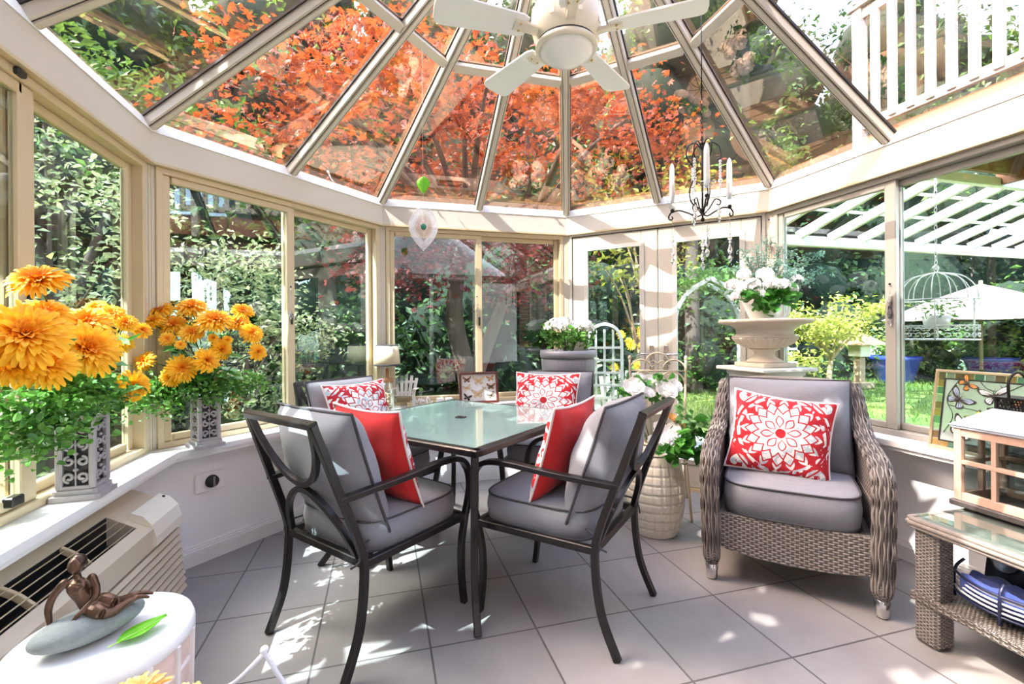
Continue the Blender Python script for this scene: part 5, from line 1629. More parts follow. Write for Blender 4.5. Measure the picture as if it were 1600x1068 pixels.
sb.build('scroll_back', cmt, bc_)
MB().lathe([(.001, .445), (.165, .445), (.175, .452), (.175, .462), (.16, .466), (.001, .466)], (0, 0, 0), 36).build('seat', cmt, bc_)
rp = thing('rose_pot', 'pot of large white roses standing on the scrolled metal chair', 'flower pot', (1.745, 2.735, .467))
MB().lathe([(.001, 0), (.06, 0), (.085, .17), (.09, .2), (.08, .2), (.001, .18)], (0, 0, 0), 28).build('pot', stone_u, rp)
roseA = rose_mesh('rose', whitepet, 1); roseB = rose_mesh('rose', whitepet, 2)
for k, (u, v, r, dp) in enumerate(((990, 605, .062, 2.92), (1016, 598, .054, 3.02), (1041, 610, .066, 2.94), (1012, 614, .04, 2.92), (1054, 603, .05, 3.0), (1000, 592, .04, 3.04))):
    p = cam_point(u, v, depth=dp) - Vector(rp.location); head((roseA, roseB)[k % 2], rp, p, (-.25 + .1 * k, -.8, .7), r)
foliage('leaves', [cam_point(u, v, depth=3.0) - Vector(rp.location) for u, v in ((1003, 598), (985, 620), (1030, 596), (1000, 625), (1030, 625), (1050, 620), (972, 612))], (.02, .02, .02), 110, .06, big_leaf, rp, .6, .3, True, 8)
MB().tube([(0, 0, .18), (-.02, 0, .3), (-.06, 0, .38)], .004, 5).tube([(0, 0, .18), (.03, -.01, .3), (.08, 0, .37)], .004, 5).build('stems', stem_m, rp)

# ceramic barrel vase with roses and broad leaves
bv = thing('barrel_vase', 'cream ceramic barrel floor vase with grid relief and white roses', 'vase', (1.585, 2.475, 0))
V_, F_ = [], []; nz, na = 72, 140
for i in range(nz + 1):
    t = i / nz; z = .002 + .47 * t; R = .122 + .05 * math.sin(PI * min(1, max(0, t * .96 + .02))) ** .8
    gz = abs((t * 9.0) % 1 - .5) * 2
    for k in range(na):
        a = 2 * PI * k / na; ga = abs((k / na * 20) % 1 - .5) * 2
        rr = R - .006 * (max(0, (gz - .72) / .28)) ** 1.5 * (1 if .04 < t < .97 else 0) - .005 * (max(0, (ga - .78) / .22)) ** 1.5 * (1 if .06 < t < .94 else 0)
        V_.append((rr * math.cos(a), rr * math.sin(a), z))
for i in range(nz):
    for k in range(na): F_.append((i * na + k, i * na + (k + 1) % na, (i + 1) * na + (k + 1) % na, (i + 1) * na + k))
bm_ = MB().add(V_, F_, True); bm_.f.append(tuple(range(na))[::-1]); bm_.sm.append(False)
bm_.lathe([(.118, .472), (.124, .482), (.112, .484), (.104, .46), (.001, .44)], (0, 0, 0), 60)
bm_.build('vase_body', M('cream_glaze', lin(222, 214, 196), .18, 0, .04, 6, coat=.4), bv)
for k, (u, v, r, dp) in enumerate(((1038, 684, .062, 2.66), (1052, 672, .04, 2.72), (1030, 668, .035, 2.74), (1020, 690, .035, 2.7), (1072, 676, .024, 2.72))):
    head((roseA, roseB)[k % 2], bv, cam_point(u, v, depth=dp) - Vector(bv.location), (-.2, -.8, .6), r)
ap_ = leafmat('apricot_petals', lin(228, 176, 96), lin(238, 206, 140), .3, 20)
rc_ = rose_mesh('rose', ap_, 4)
for u, v, r in ((1050, 653, .026), (1058, 662, .026), (1066, 668, .024)): head(rc_, bv, cam_point(u, v, depth=2.75) - Vector(bv.location), (0, -.7, .7), r)
C.objects.unlink(roseA); C.objects.unlink(roseB); C.objects.unlink(rc_)
foliage('broad_leaves', [cam_point(u, v, depth=dp) - Vector(bv.location) for u, v, dp in ((1030, 712, 2.62), (1052, 716, 2.62), (1078, 700, 2.66), (1086, 706, 2.66), (1075, 655, 2.78), (1090, 672, 2.74), (1062, 690, 2.66), (1068, 712, 2.62))], (.022, .022, .022), 80, .078, big_leaf, bv, .75, .2, True, 12)
foliage('round_leaves', [cam_point(u, v, depth=2.74) - Vector(bv.location) for u, v in ((1068, 652), (1080, 660), (1092, 668), (1086, 690), (1072, 672))], (.02, .02, .018), 40, .05, leafmat('pale_sage_leaf', lin(110, 164, 96), lin(168, 206, 140), .3), bv, .95, .2, True, 13)
bs_ = MB()
for k in range(9):
    a = k * .7; bs_.tube([(0, 0, .45), (.05 * math.cos(a), .05 * math.sin(a), .56), (.12 * math.cos(a), .12 * math.sin(a) - .03, .64 + .02 * (k % 3))], .0035, 5)
bs_.build('stems', stem_m, bv)

# stone pedestal, urn and the pitcher of geraniums
pd = thing('stone_pedestal', 'pale carved stone pedestal behind the wicker armchair', 'pedestal', (2.36, 2.43, 0))
pst = M('pale_weathered_stone', lin(214, 210, 202), .8, 0, .12, 16, .3, 60)
MB().box((0, 0, .04), (.30, .30, .08), None, .006).box((0, 0, .10), (.285, .285, .04), None, .008).build('base', pst, pd)
MB().box((0, 0, .47), (.25, .25, .70), None, .004).build('shaft', pst, pd)
cp = MB()
for k, (z, w_) in enumerate(((.83, .265), (.855, .275), (.885, .285), (.915, .30), (.94, .32))): cp.box((0, 0, z), (w_, w_, .03), None, .006)
cp.build('capital', pst, pd)
rl = MB()
for fi in range(4):
    T = Matrix.Rotation(fi * PI / 2, 4, 'Z')
    for s in (-1, 1):
        rl.tube([(s * (.07 + (.034 - .026 * t) * math.cos(6.5 * t)), -.142 - .003 * t, .90 + (.034 - .026 * t) * math.sin(6.5 * t)) for t in np.linspace(0, 1, 16)], .006, 6, T=T)
    rl.ball((0, -.142, .9), .02, 6, 1.2, .4, 1, T)
rl.build('carved_scrolls', pst, pd)
MB().box((0, 0, .964), (.41, .41, .022), None, .005).build('top_slab', pst, pd)
ur = thing('stone_urn', 'wide rimmed cast stone garden urn on the carved pedestal', 'urn', (2.36, 2.43, .9755))
MB().box((0, 0, .014), (.25, .25, .027), None, .004).build('plinth', stone_u, ur)
MB().lathe([(.001, .027), (.105, .028), (.108, .036), (.085, .05), (.062, .065), (.058, .085), (.066, .10), (.085, .108), (.088, .116), (.001, .118)], (0, 0, 0), 48).build('foot', stone_u, ur)
MB().lathe([(.05, .112), (.11, .122), (.16, .148), (.182, .175), (.188, .186), (.17, .190)], (0, 0, 0), 192, None, True, 1, 1, 32, .025).build('fluted_bowl', stone_u, ur)
MB().lathe([(.15, .184), (.188, .188), (.19, .196), (.172, .20), (.162, .215), (.168, .24), (.20, .262), (.245, .272), (.268, .28), (.272, .292), (.262, .302), (.235, .30), (.20, .285), (.001, .278)], (0, 0, 0), 64).build('rim', stone_u, ur)
pt_ = thing('white_pitcher', 'white pitcher of white geraniums and blue-green sprays on the stone urn', 'pitcher', (2.36, 2.43, 1.2545), -YAW)
V_, F_ = [], []; na = 48; lev = 14
for inner in (0, 1):
    for i in range(lev + 1):
        t = i / lev if not inner else 1 - i / lev
        for k in range(na):
            a = 2 * PI * k / na; ca, sa = math.cos(a), math.sin(a)
            spout = max(0, -ca) ** 6; hand = max(0, ca) ** 4
            H = .092 + .05 * spout + .03 * hand
            r0 = .055 + .03 * math.sin(PI * min(1, t * .75)) - .006 * inner
            V_.append((ca * (r0 * 1.15 + t * t * (.055 * spout + .02 * hand)), sa * r0 * (1 - .3 * spout * t), .0 + (.005 * inner) + t * (H - .005 * inner)))
L_ = 2 * (lev + 1)
for i in range(L_ - 1):
    for k in range(na): F_.append((i * na + k, i * na + (k + 1) % na, (i + 1) * na + (k + 1) % na, (i + 1) * na + k))
pb_ = MB().add(V_, F_, True); pb_.f += [tuple(range(na))[::-1], tuple((L_ - 1) * na + k for k in range(na))]; pb_.sm += [False, False]
por = M('white_porcelain', lin(238, 236, 232), .15, 0, .02)
pb_.build('pitcher_body', por, pt_)
MB().tube(smoothpath([(.095, 0, .115), (.125, 0, .14), (.155, 0, .115), (.155, 0, .07), (.125, 0, .032), (.08, 0, .03)], 6), .009, 8).build('handle', por, pt_)
gl = lambda u, v, dp=2.93: (Matrix.Rotation(YAW, 3, 'Z') @ (cam_point(u, v, depth=dp) - Vector(pt_.location)))
gc = [(*gl(u, v, dp), r) for u, v, r, dp in ((1146, 447, .036, 2.93), (1163, 432, .036, 2.9), (1160, 455, .03, 2.88), (1176, 448, .042, 2.84), (1196, 432, .045, 2.86), (1207, 446, .04, 2.8), (1222, 448, .042, 2.84), (1236, 455, .036, 2.9), (1186, 462, .03, 2.84), (1150, 466, .024, 2.9), (1245, 440, .03, 2.96))]
floret_ball('blooms', gc, 60, .021, whitepet, pt_, 6)
foliage('geranium_leaves', [gl(u, v, 2.86) for u, v in ((1195, 465), (1210, 472), (1225, 465), (1180, 472), (1236, 468), (1170, 466), (1200, 480), (1215, 458))], (.022, .03, .02), 130, .06, big_leaf, pt_, .95, .2, True, 14)
ec = []
eb = MB()
for (u, v, dp) in ((1200, 375, 2.98), (1182, 392, 2.96), (1168, 405, 2.94), (1222, 388, 3.0), (1240, 400, 3.0), (1262, 405, 3.02), (1280, 400, 3.02), (1285, 425, 3.0), (1268, 440, 2.98), (1250, 425, 2.96), (1216, 410, 2.94), (1150, 420, 2.92), (1195, 405, 2.92), (1235, 425, 2.94), (1160, 392, 2.96)):
    q = gl(u, v, dp); r_ = Vector((0, 0, .08)); path = smoothpath([r_, r_.lerp(q, .5) + Vector((0, 0, .04)), q], 6)
    eb.tube(path, .0022, 5); ec += [tuple(p) for p in path[4:]]
eb.build('stems', stem_m, pt_)
foliage('eucalyptus_sprays', ec, (.016, .016, .016), 2300, .021, euca, pt_, .55, .2, False, 15)

# stained glass butterfly panel on the right sill
sg = thing('stained_glass_panel', 'stained glass panel of butterflies leaning on the right window sill', 'glass panel', (2.535, 1.41, .641))
sg.rotation_euler = frame_rot((0, -1, 0), (.16, 0, .987))
GW, GH = .415, .375
zinc = M('brass_zinc_came', lin(190, 170, 140), .35, .7, .1)
fb = MB()
for c, d in (((0, .006, 0), (GW, .012, .014)), ((0, GH - .006, 0), (GW, .012, .014)), ((-GW / 2 + .006, GH / 2, 0), (.012, GH - .024, .014)), ((GW / 2 - .006, GH / 2, 0), (.012, GH - .024, .014))): fb.box(c, d, None, .002)
fb.build('frame', zinc, sg)
mg_, nt_, bs_2 = newmat('streaky_pale_glass'); _, vv = coords(nt_)
nn_ = noise(nt_, vv, 9, 3); nt_.links.new(mixc(nt_, nn_, lin(206, 232, 226), lin(240, 246, 242)), bs_2.inputs['Base Color'])
bs_2.inputs['Transmission Weight'].default_value = .75; bs_2.inputs['Roughness'].default_value = .25
MB().box((0.0, GH / 2, 0), (GW - .09, GH - .09, .004)).build('glass_field', mg_, sg)
ld = MB(); gi = .042
for c, d in (((0, gi, 0), (GW - 2 * gi + .006, .006, .008)), ((0, GH - gi, 0), (GW - 2 * gi + .006, .006, .008)), ((-GW / 2 + gi, GH / 2, 0), (.006, GH - 2 * gi, .008)), ((GW / 2 - gi, GH / 2, 0), (.006, GH - 2 * gi, .008))): ld.box(c, d)
ld.build('lead_line', black, sg)
cols = [crystalmat('amber_border_glass', lin(222, 186, 120), 1.3, .2), crystalmat('green_border_glass', lin(140, 190, 164), 1.3, .2), crystalmat('pale_border_glass', lin(220, 230, 214), 1.3, .2), crystalmat('brown_border_glass', lin(176, 150, 116), 1.3, .2)]
for k in range(10):
    y = .012 + (GH - .024) * (k + .5) / 10
    for s in (-1, 1): MB().box((s * (GW / 2 - .0255), y, 0), (.026, (GH - .024) / 10 - .003, .004)).build('border_glass', cols[(k * 3 + (s > 0)) % 4], sg)
for k in range(9):
    x = -GW / 2 + gi + (GW - 2 * gi) * (k + .5) / 9
    for y in (.0265, GH - .0265): MB().box((x, y, 0), ((GW - 2 * gi) / 9 - .003, .026, .004)).build('border_glass', cols[(k * 5 + (y > .1) * 2) % 4], sg)
BL, WHT, YG = pb('butterfly_blue_grey', (150, 166, 186)), pb('butterfly_white', (232, 236, 232)), pb('butterfly_yellow_green', (206, 214, 90))
for x, y, s, r, b, c in ((-.08, .315, .042, -.9, BK, ORG), (.025, .27, .058, .25, BK, WHT), (-.105, .24, .058, -.7, BK, BL), (.085, .205, .07, .5, BK, ORG), (-.035, .165, .035, .6, BK, YG), (-.075, .105, .066, -.55, BK, WHT), (.10, .10, .05, .3, BK, BL)):
    butterfly(sg, x, y, s, r, b, c, .003)
tw = MB()
for p in ([(-.15, .08), (-.12, .16), (-.15, .24), (-.11, .33)], [(-.14, .21), (-.04, .20), (.03, .185), (.09, .20)], [(.04, .32), (.07, .30), (.12, .33), (.15, .30)], [(-.1, .06), (-.03, .09), (.02, .06), (.08, .07)], [(-.03, .33), (.0, .3), (.05, .29)], [(0, .15), (.04, .12), (.03, .07)]):
    tw.tube(smoothpath([(x, y, .004) for x, y in p], 6), .0016, 5)
tw.build('painted_stems', black, sg)

# ------------------------------------------------------------------ garden
def gz(x, y):
    d = math.hypot(x - .7, y - 1.5); t = min(1, max(0, (d - 4.0) / 4.5)); return -.10 + .36 * t * t * (3 - 2 * t)
def grassmat():
    m, nt, bs = newmat('lawn_turf'); (x, y, z), vc = coords(nt)
    n = noise(nt, vc, .9, 3); n2 = noise(nt, vc, 22, 3)
    f = ((n - .5) * 2.2 + n2 * .6 + .15).max(0.0).min(1.0)
    nt.links.new(mixc(nt, f, lin(58, 92, 34), lin(132, 140, 66)), bs.inputs['Base Color'])
    bs.inputs['Roughness'].default_value = .9; bump(nt, bs, n2, .6, .02)
    return m
V_, F_ = [], []; n = 56
for j in range(n + 1):
    for i in range(n + 1):
        x, y = -16 + 38 * i / n, -12 + 36 * j / n; V_.append((x, y, gz(x, y)))
for j in range(n):
    for i in range(n): F_.append((j * (n + 1) + i, j * (n + 1) + i + 1, (j + 1) * (n + 1) + i + 1, (j + 1) * (n + 1) + i))
tag(MB().add(V_, F_, True).build('lawn', grassmat()), kind='structure')
g = np.random.default_rng(5); N_ = 16000
P = np.stack([g.uniform(4.2, 11.5, N_), g.uniform(1.8, 8.0, N_), np.zeros(N_)], 1)
P[:, 2] = [gz(x, y) - .005 for x, y in P[:, :2]]
D = g.normal(size=(N_, 3)) * .35; D[:, 2] = 1
v, f = leafgeo(P, D, g.normal(size=(N_, 3)), g.uniform(.05, .11, N_), .13, .1)
tag(fast_mesh('grass', v, f, leafmat('grass_blade', lin(62, 104, 32), lin(138, 160, 68), .3, .9)), 'short sunlit grass of the lawn beyond the right windows', 'grass', None, 'stuff')
V_ = [(x, y) for x, y in ((.4, 4.0), (2.4, 4.0), (3.4, 3.0), (5.2, 5.2), (3.6, 6.6), (.6, 6.2))]
tag(MB().prism(V_, -.14, -.07).build('paving', M('grey_paving_stone', lin(168, 164, 160), .8, 0, .2, 5)), kind='structure')

bark = woodmat('dark_bark', lin(54, 44, 38), lin(104, 88, 74), .4, .9)
bark_l = woodmat('light_bark', lin(120, 98, 72), lin(176, 150, 116), .6, .8)
hedge_d = leafmat('dark_hedge_leaf', lin(24, 46, 24), lin(92, 126, 62), .25, 1.6)
green_m = leafmat('mid_green_leaf', lin(40, 84, 32), lin(132, 170, 76), .35, 1.8)
light_m = leafmat('sunlit_leaf', lin(96, 130, 50), lin(204, 212, 122), .4, 2.5)
varieg = leafmat('variegated_leaf', lin(62, 96, 52), lin(206, 208, 156), .35, 6)
maple_m = leafmat('maple_leaf', lin(98, 36, 30), lin(176, 84, 54), .42, 2.2, lin(176, 88, 44))
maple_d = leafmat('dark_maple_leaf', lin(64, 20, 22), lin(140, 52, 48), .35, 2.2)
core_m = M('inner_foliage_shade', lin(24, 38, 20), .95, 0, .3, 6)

def tree(name, label, cat, x, y, h, cr, n, ls, mat, seed, group=None, trunk=.08, lean=(0, 0), z0=None, crown0=.25, br=7, tm=None, core=True, flat=1.0):
    """trunk with limbs, a clumped crown of real leaves"""
    g = random.Random(seed); zb = gz(x, y) if z0 is None else z0
    t = thing(name, label, cat, (x, y, zb), 0, group)
    cz0, cz1 = h * crown0, h
    mb = MB(); top = Vector((lean[0], lean[1], h * .72))
    mb.tube(smoothpath([(0, 0, -.05), (lean[0] * .2 + g.uniform(-.05, .05), lean[1] * .2, h * .25), tuple(top * .75), tuple(top)], 5), [trunk * (1.25 - .06 * k) for k in range(16)], 8)
    cl = []
    for k in range(br * 4):
        a = g.uniform(0, 6.28); u = g.random(); zz = cz0 + (cz1 - cz0) * u
        prof = math.sin(PI * min(1, .12 + .88 * u)) ** .6
        r_ = cr * prof * math.sqrt(g.uniform(.25, 1))
        cl.append((lean[0] * u + r_ * math.cos(a), lean[1] * u + r_ * math.sin(a), zz))
        if k < br:
            s = Vector((lean[0] * u * .6, lean[1] * u * .6, max(h * .15, zz * .55))); e = Vector(cl[-1])
            mb.tube(smoothpath([s, s.lerp(e, .5) + Vector((0, 0, .12 * h * .3)), e], 4), [trunk * .5 * (1 - .09 * q) for q in range(9)], 6)
    mb.build('trunk', tm or bark, t)
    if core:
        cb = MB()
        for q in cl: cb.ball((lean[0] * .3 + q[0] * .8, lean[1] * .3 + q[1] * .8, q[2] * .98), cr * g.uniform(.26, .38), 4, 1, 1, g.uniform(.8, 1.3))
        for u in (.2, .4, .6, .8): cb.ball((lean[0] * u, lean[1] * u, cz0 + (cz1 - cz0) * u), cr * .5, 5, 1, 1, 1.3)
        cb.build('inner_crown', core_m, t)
    foliage('foliage', cl, (cr * .2, cr * .2, cr * .16 * flat), n, ls, mat, t, .55, .4, False, seed)
    return t

# tall trees that close the view all round
ring = [(-5.2, 3.2, 4.2, 1.6), (-5.6, 6.0, 6.2, 1.9), (-4.3, 8.4, 7.6, 2.1), (-1.9, 9.6, 8.2, 2.2), (.8, 10.2, 8.4, 2.2), (3.5, 10.0, 8.2, 2.2), (6.2, 10.4, 8.6, 2.3), (9.2, 9.9, 8.2, 2.3), (12.0, 8.2, 8.6, 2.3), (13.8, 5.6, 8.0, 2.3), (14.4, 2.8, 8.2, 2.3), (14.2, -.2, 8.0, 2.2), (7.6, 8.6, 6.0, 1.5), (4.6, 8.2, 4.6, 1.4), (1.6, 8.4, 4.4, 1.5), (-2.6, 7.6, 4.2, 1.4), (-5.4, .2, 3.2, 1.5), (11.2, 11.6, 7, 2.0), (-7.6, 8.6, 6.4, 2.0)]
for k, (x, y, h, r) in enumerate(ring):
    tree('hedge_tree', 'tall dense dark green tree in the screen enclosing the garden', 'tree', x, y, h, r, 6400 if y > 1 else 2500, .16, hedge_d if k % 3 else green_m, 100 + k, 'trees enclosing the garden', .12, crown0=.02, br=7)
# leafy shrubs close to the left and back-left windows
tree('leafy_shrub', 'airy green shrub with fine light leaves outside left window', 'shrub', -2.35, 2.75, 2.2, .6, 700, .06, light_m, 31, None, .02, crown0=.15, core=False)
tree('leafy_shrub', 'slim dark green shrub outside the left window by the post', 'shrub', -2.5, 1.55, 2.7, .5, 1200, .055, green_m, 32, None, .03, crown0=.35, core=False)
tree('dogwood_shrub', 'cream variegated dogwood shrub outside the window left of the lamp', 'shrub', -1.15, 4.55, 2.0, .75, 4200, .06, varieg, 33, None, .03, crown0=.08, core=False)
tree('dogwood_shrub', 'tall cream variegated dogwood at the back-left window, near its corner post', 'shrub', -2.35, 4.2, 3.1, .8, 2800, .06, varieg, 34, None, .03, crown0=.3, core=False)
tree('laurel_shrub', 'dense glossy green laurel behind the dogwood shrubs', 'shrub', -2.9, 6.2, 3.6, 1.1, 4200, .11, green_m, 35, None, .05, crown0=.05)
tree('laurel_shrub', 'dense green laurel outside the back window on its left side', 'shrub', -.5, 5.9, 2.6, .8, 3600, .09, hedge_d, 36, None, .05, crown0=.03)
tree('leaning_tree', 'dark leaning trunk with thin high crown outside the back-left window', 'tree', -2.6, 5.0, 4.6, 1.0, 1800, .10, green_m, 37, None, .09, (-.7, .3), crown0=.6, core=False)

tree('overhanging_tree', 'tall airy green tree leaning over the left side of the glass roof', 'tree', -3.7, .5, 6.8, 1.9, 720, .50, green_m, 38, None, .13, (1.25, -1.25), crown0=.58, br=7, core=False)  # crown placed and leaves enlarged to dapple the sun across the floor
tree('overhanging_tree', 'tall green tree whose crown shows through the roof glass beside the deck', 'tree', 5.2, 6.9, 7.6, 1.9, 4200, .13, green_m, 39, None, .12, crown0=.5)

# the Japanese maple whose canopy hangs over the roof
mp = thing('japanese_maple', 'red leaved maple tree spreading over the glass roof, dark leaning trunk behind the back window', 'tree', (1.15, 5.75, -.06))
g = random.Random(21); mb = MB()
mb.tube(smoothpath([(0, 0, -.05), (-.12, .0, .7), (-.3, -.1, 1.5), (-.2, -.15, 2.3), (.0, -.3, 3.1)], 6), [.15 - .0035 * k for k in range(25)], 10)
mb.tube(smoothpath([(-.1, 0, .5), (.15, -.05, 1.2), (.45, -.2, 2.0), (.9, -.5, 3.0)], 6), [.11 - .004 * k for k in range(19)], 10)
cl = []
for k in range(74):
    a = g.uniform(0, 6.28); r_ = math.sqrt(g.random())
    x, y = -.35 + 2.9 * r_ * math.cos(a), -.55 + 1.45 * r_ * math.sin(a)
    z = 3.35 + 1.35 * g.random() * (1 - .4 * r_) - .35 * r_
    cl.append((x, y, z))
    if k % 5 == 0:
        s = Vector((-.15, -.2, 2.4)) if x < .4 else Vector((.6, -.3, 2.5)); e = Vector((x, y, z))
        mb.tube(smoothpath([s, s.lerp(e, .5) + Vector((0, 0, .2)), e], 5), [.05 - .0042 * q for q in range(11)], 6)
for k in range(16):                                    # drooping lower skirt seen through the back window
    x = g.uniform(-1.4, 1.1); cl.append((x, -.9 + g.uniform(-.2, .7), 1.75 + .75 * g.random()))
mb.build('trunk', bark, mp)
def palmate(name, cl, sp, n, ls, mat, parent, seed):
    g = np.random.default_rng(seed); Cn = np.array(cl); k = g.integers(0, len(Cn), n)
    P = Cn[k] + g.normal(size=(n, 3)) * np.array(sp)
    N = g.normal(size=(n, 3)) * .6; N[:, 2] += 1; N = unit(N)
    A = unit(np.cross(N, g.normal(size=(n, 3)))); B = np.cross(N, A)
    PP, DD, NN, SS = [], [], [], []
    s0 = ls * g.uniform(.6, 1.2, n)
    for q, L in ((-2.0, .55), (-1.0, .85), (0, 1), (1.0, .85), (2.0, .55)):
        a = q * .62; PP.append(P); DD.append(A * math.cos(a) + B * math.sin(a) - N * .25); NN.append(N); SS.append(s0 * L)
    v, f = leafgeo(np.concatenate(PP), np.concatenate(DD), np.concatenate(NN), np.concatenate(SS), .3, .1)
    return fast_mesh(name, v, f, mat, parent)
palmate('canopy', cl[:74], (.26, .22, .13), 8500, .078, maple_m, mp, 3)
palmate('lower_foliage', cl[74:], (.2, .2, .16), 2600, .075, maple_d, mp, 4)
tree('maple_sapling', 'yellow-green maple with bare branching trunk outside the left-hand door', 'tree', 2.95, 5.0, 3.6, .8, 900, .09, leafmat('olive_maple_leaf', lin(120, 100, 44), lin(180, 190, 70), .45, 3), 41, None, .035, (.35, .2), crown0=.5, tm=bark_l, core=False)

# small golden tree on the lawn
gt = thing('golden_shrub_tree', 'small multi-stemmed golden leaved tree on the lawn beyond the urn', 'tree', (6.35, 5.35, gz(6.35, 5.35)))
mb = MB(); g = random.Random(8); cl = []; b0 = Vector((-.1, -.05, -.03)); fk = Vector((.05, .0, .62))
mb.tube(smoothpath([b0, (.0, 0, .3), fk], 5), [.045 - .0015 * k for k in range(11)], 8)
for k in range(8):
    a = 2 * PI * k / 8 + .3; r_ = .35 + .35 * g.random(); e = Vector((r_ * 1.05 * math.cos(a), r_ * .8 * math.sin(a), .95 + .55 * g.random()))
    path = smoothpath([fk, fk.lerp(e, .5) + Vector((0, 0, .02)), e], 5); mb.tube(path, [.024 - .0017 * q for q in range(11)], 6)
    for q in range(4, 11): cl.append(tuple(path[q] + Vector((g.uniform(-.1, .1), g.uniform(-.1, .1), .06))))
for k in range(9): cl.append((-.75 + .2 * g.random() + .12 * k * .3, g.uniform(-.2, .2), .45 + .3 * g.random()))
mb.build('trunk', bark_l, gt)
foliage('foliage', cl, (.11, .11, .045), 2300, .085, leafmat('golden_leaf', lin(126, 144, 44), lin(222, 214, 112), .35, 4), gt, .45, 1.2, False, 9)

# bushes and flowers at the lawn edge
for k, (x, y, h, r, m, lab) in enumerate(((8.8, 7.2, 1.3, .8, hedge_d, 'low dark bush at the lawn edge behind the golden tree'), (10.4, 4.6, 1.2, .8, light_m, 'bright yellow-green bush below the parasol'), (11.4, 5.9, 1.6, .9, green_m, 'mid green bush between the two blue pots and the trees'), (11.2, 3.2, 1.5, .9, green_m, 'green bush at the right end of the garden'), (5.6, 7.0, 1.4, .8, green_m, 'bushy green shrub behind the gothic arbour'), (9.6, 6.4, 1.0, .6, light_m, 'light green bush left of the lawn parasol'))):
    tree('garden_bush', lab, 'bush', x, y, h, r, 1700, .11, m, 60 + k, None, .04, crown0=.0, br=4)
fb_ = thing('flower_clump', 'clump of yellow daisies by the right end of the lawn', 'flowers', (9.7, 3.6, gz(9.7, 3.6)))
foliage('leaves', [(x * .2, y * .2, .3 + .1 * ((x + y) % 2)) for x in (-2, -1, 0, 1, 2) for y in (-1, 0, 1)], (.1, .1, .16), 700, .16, green_m, fb_, .3, .2, False, 3)
my = mum_mesh('bloom', leafmat('daisy_yellow', lin(236, 180, 20), lin(250, 210, 40), .3), 7, ((16, 1.0, 10), (12, .5, 30)))
g = random.Random(3)
for k in range(16): head(my, fb_, (g.uniform(-.5, .5), g.uniform(-.3, .3), .62 + .3 * g.random()), (-.4, -.5, .8), .085)
C.objects.unlink(my)
fy = thing('flower_clump', 'clump of tall yellow flowers outside the left-hand door', 'flowers', (2.75, 4.75, -.07))
foliage('leaves', [(x * .12, y * .12, .2 + .12 * k) for k in range(5) for x in (-1, 0, 1) for y in (-1, 1)], (.06, .06, .1), 420, .12, hedge_d, fy, .4, .2, False, 4)
my2 = mum_mesh('bloom', bpy.data.materials['daisy_yellow'], 8, ((14, 1.0, 10), (14, .8, 30), (10, .5, 55)))
for k in range(13): head(my2, fy, (g.uniform(-.22, .22), g.uniform(-.15, .15), .85 + .45 * g.random()), (-.4, -.8, .5), .06)
C.objects.unlink(my2)
gpb = thing('potted_plant', 'bushy green plant in a terracotta pot outside the right-hand door', 'potted plant', (3.15, 3.45, -.07))
MB().lathe([(.001, 0), (.13, 0), (.19, .3), (.2, .33), (.18, .33), (.001, .29)], (0, 0, 0), 28).build('pot', M('terracotta', lin(170, 104, 74), .8), gpb)
foliage('foliage', [(.16 * math.cos(a), .16 * math.sin(a), .5 + .12 * math.sin(2 * a)) for a in np.linspace(0, 6.28, 12)] + [(0, 0, .62)], (.07, .07, .08), 900, .075, green_m, gpb, .6, .4, True, 5)
for k, (x, y, lab) in enumerate(((8.9, 6.2, 'blue glazed garden pot near the golden tree trunk'), (9.9, 5.35, 'blue glazed garden pot beside the window post, at the lawn edge'))):
    p = thing('garden_pot', lab, 'pot', (x, y, gz(x, y) - .01), .3 * k, 'blue glazed garden pots')
    MB().lathe([(.001, 0), (.22, 0), (.25, .03), (.36, .42), (.39, .44), (.39, .5), (.35, .5), (.33, .45), (.001, .43)], (0, 0, 0), 40).build('pot_body', bpy.data.materials.get('cobalt_glaze') or M('cobalt_glaze', lin(48, 66, 160), .2, 0, .2, 5), p)
    foliage('plant', [(.2 * math.cos(a), .2 * math.sin(a), .58) for a in np.linspace(0, 6.28, 8)], (.07, .07, .06), 260, .1, green_m, p, .5, .4, False, 50 + k)
gl_ = thing('pagoda_lantern', 'small brown pagoda garden lantern behind the golden tree', 'lantern', (7.6, 5.85, gz(7.6, 5.85)))
MB().box((0, 0, .05), (.3, .3, .1), None, .01).box((0, 0, .3), (.12, .12, .42), None, .01).build('post', bark_l, gl_)
MB().box((0, 0, .62), (.22, .22, .2), None, .01).build('light_box', M('frosted_lantern_pane', lin(226, 216, 190), .5), gl_)
MB().hull8([(-.28, -.28, .72), (.28, -.28, .72), (.28, .28, .72), (-.28, .28, .72)], [(-.03, -.03, .92), (.03, -.03, .92), (.03, .03, .92), (-.03, .03, .92)]).build('roof', M('brown_lantern_roof', lin(150, 112, 82), .7), gl_)

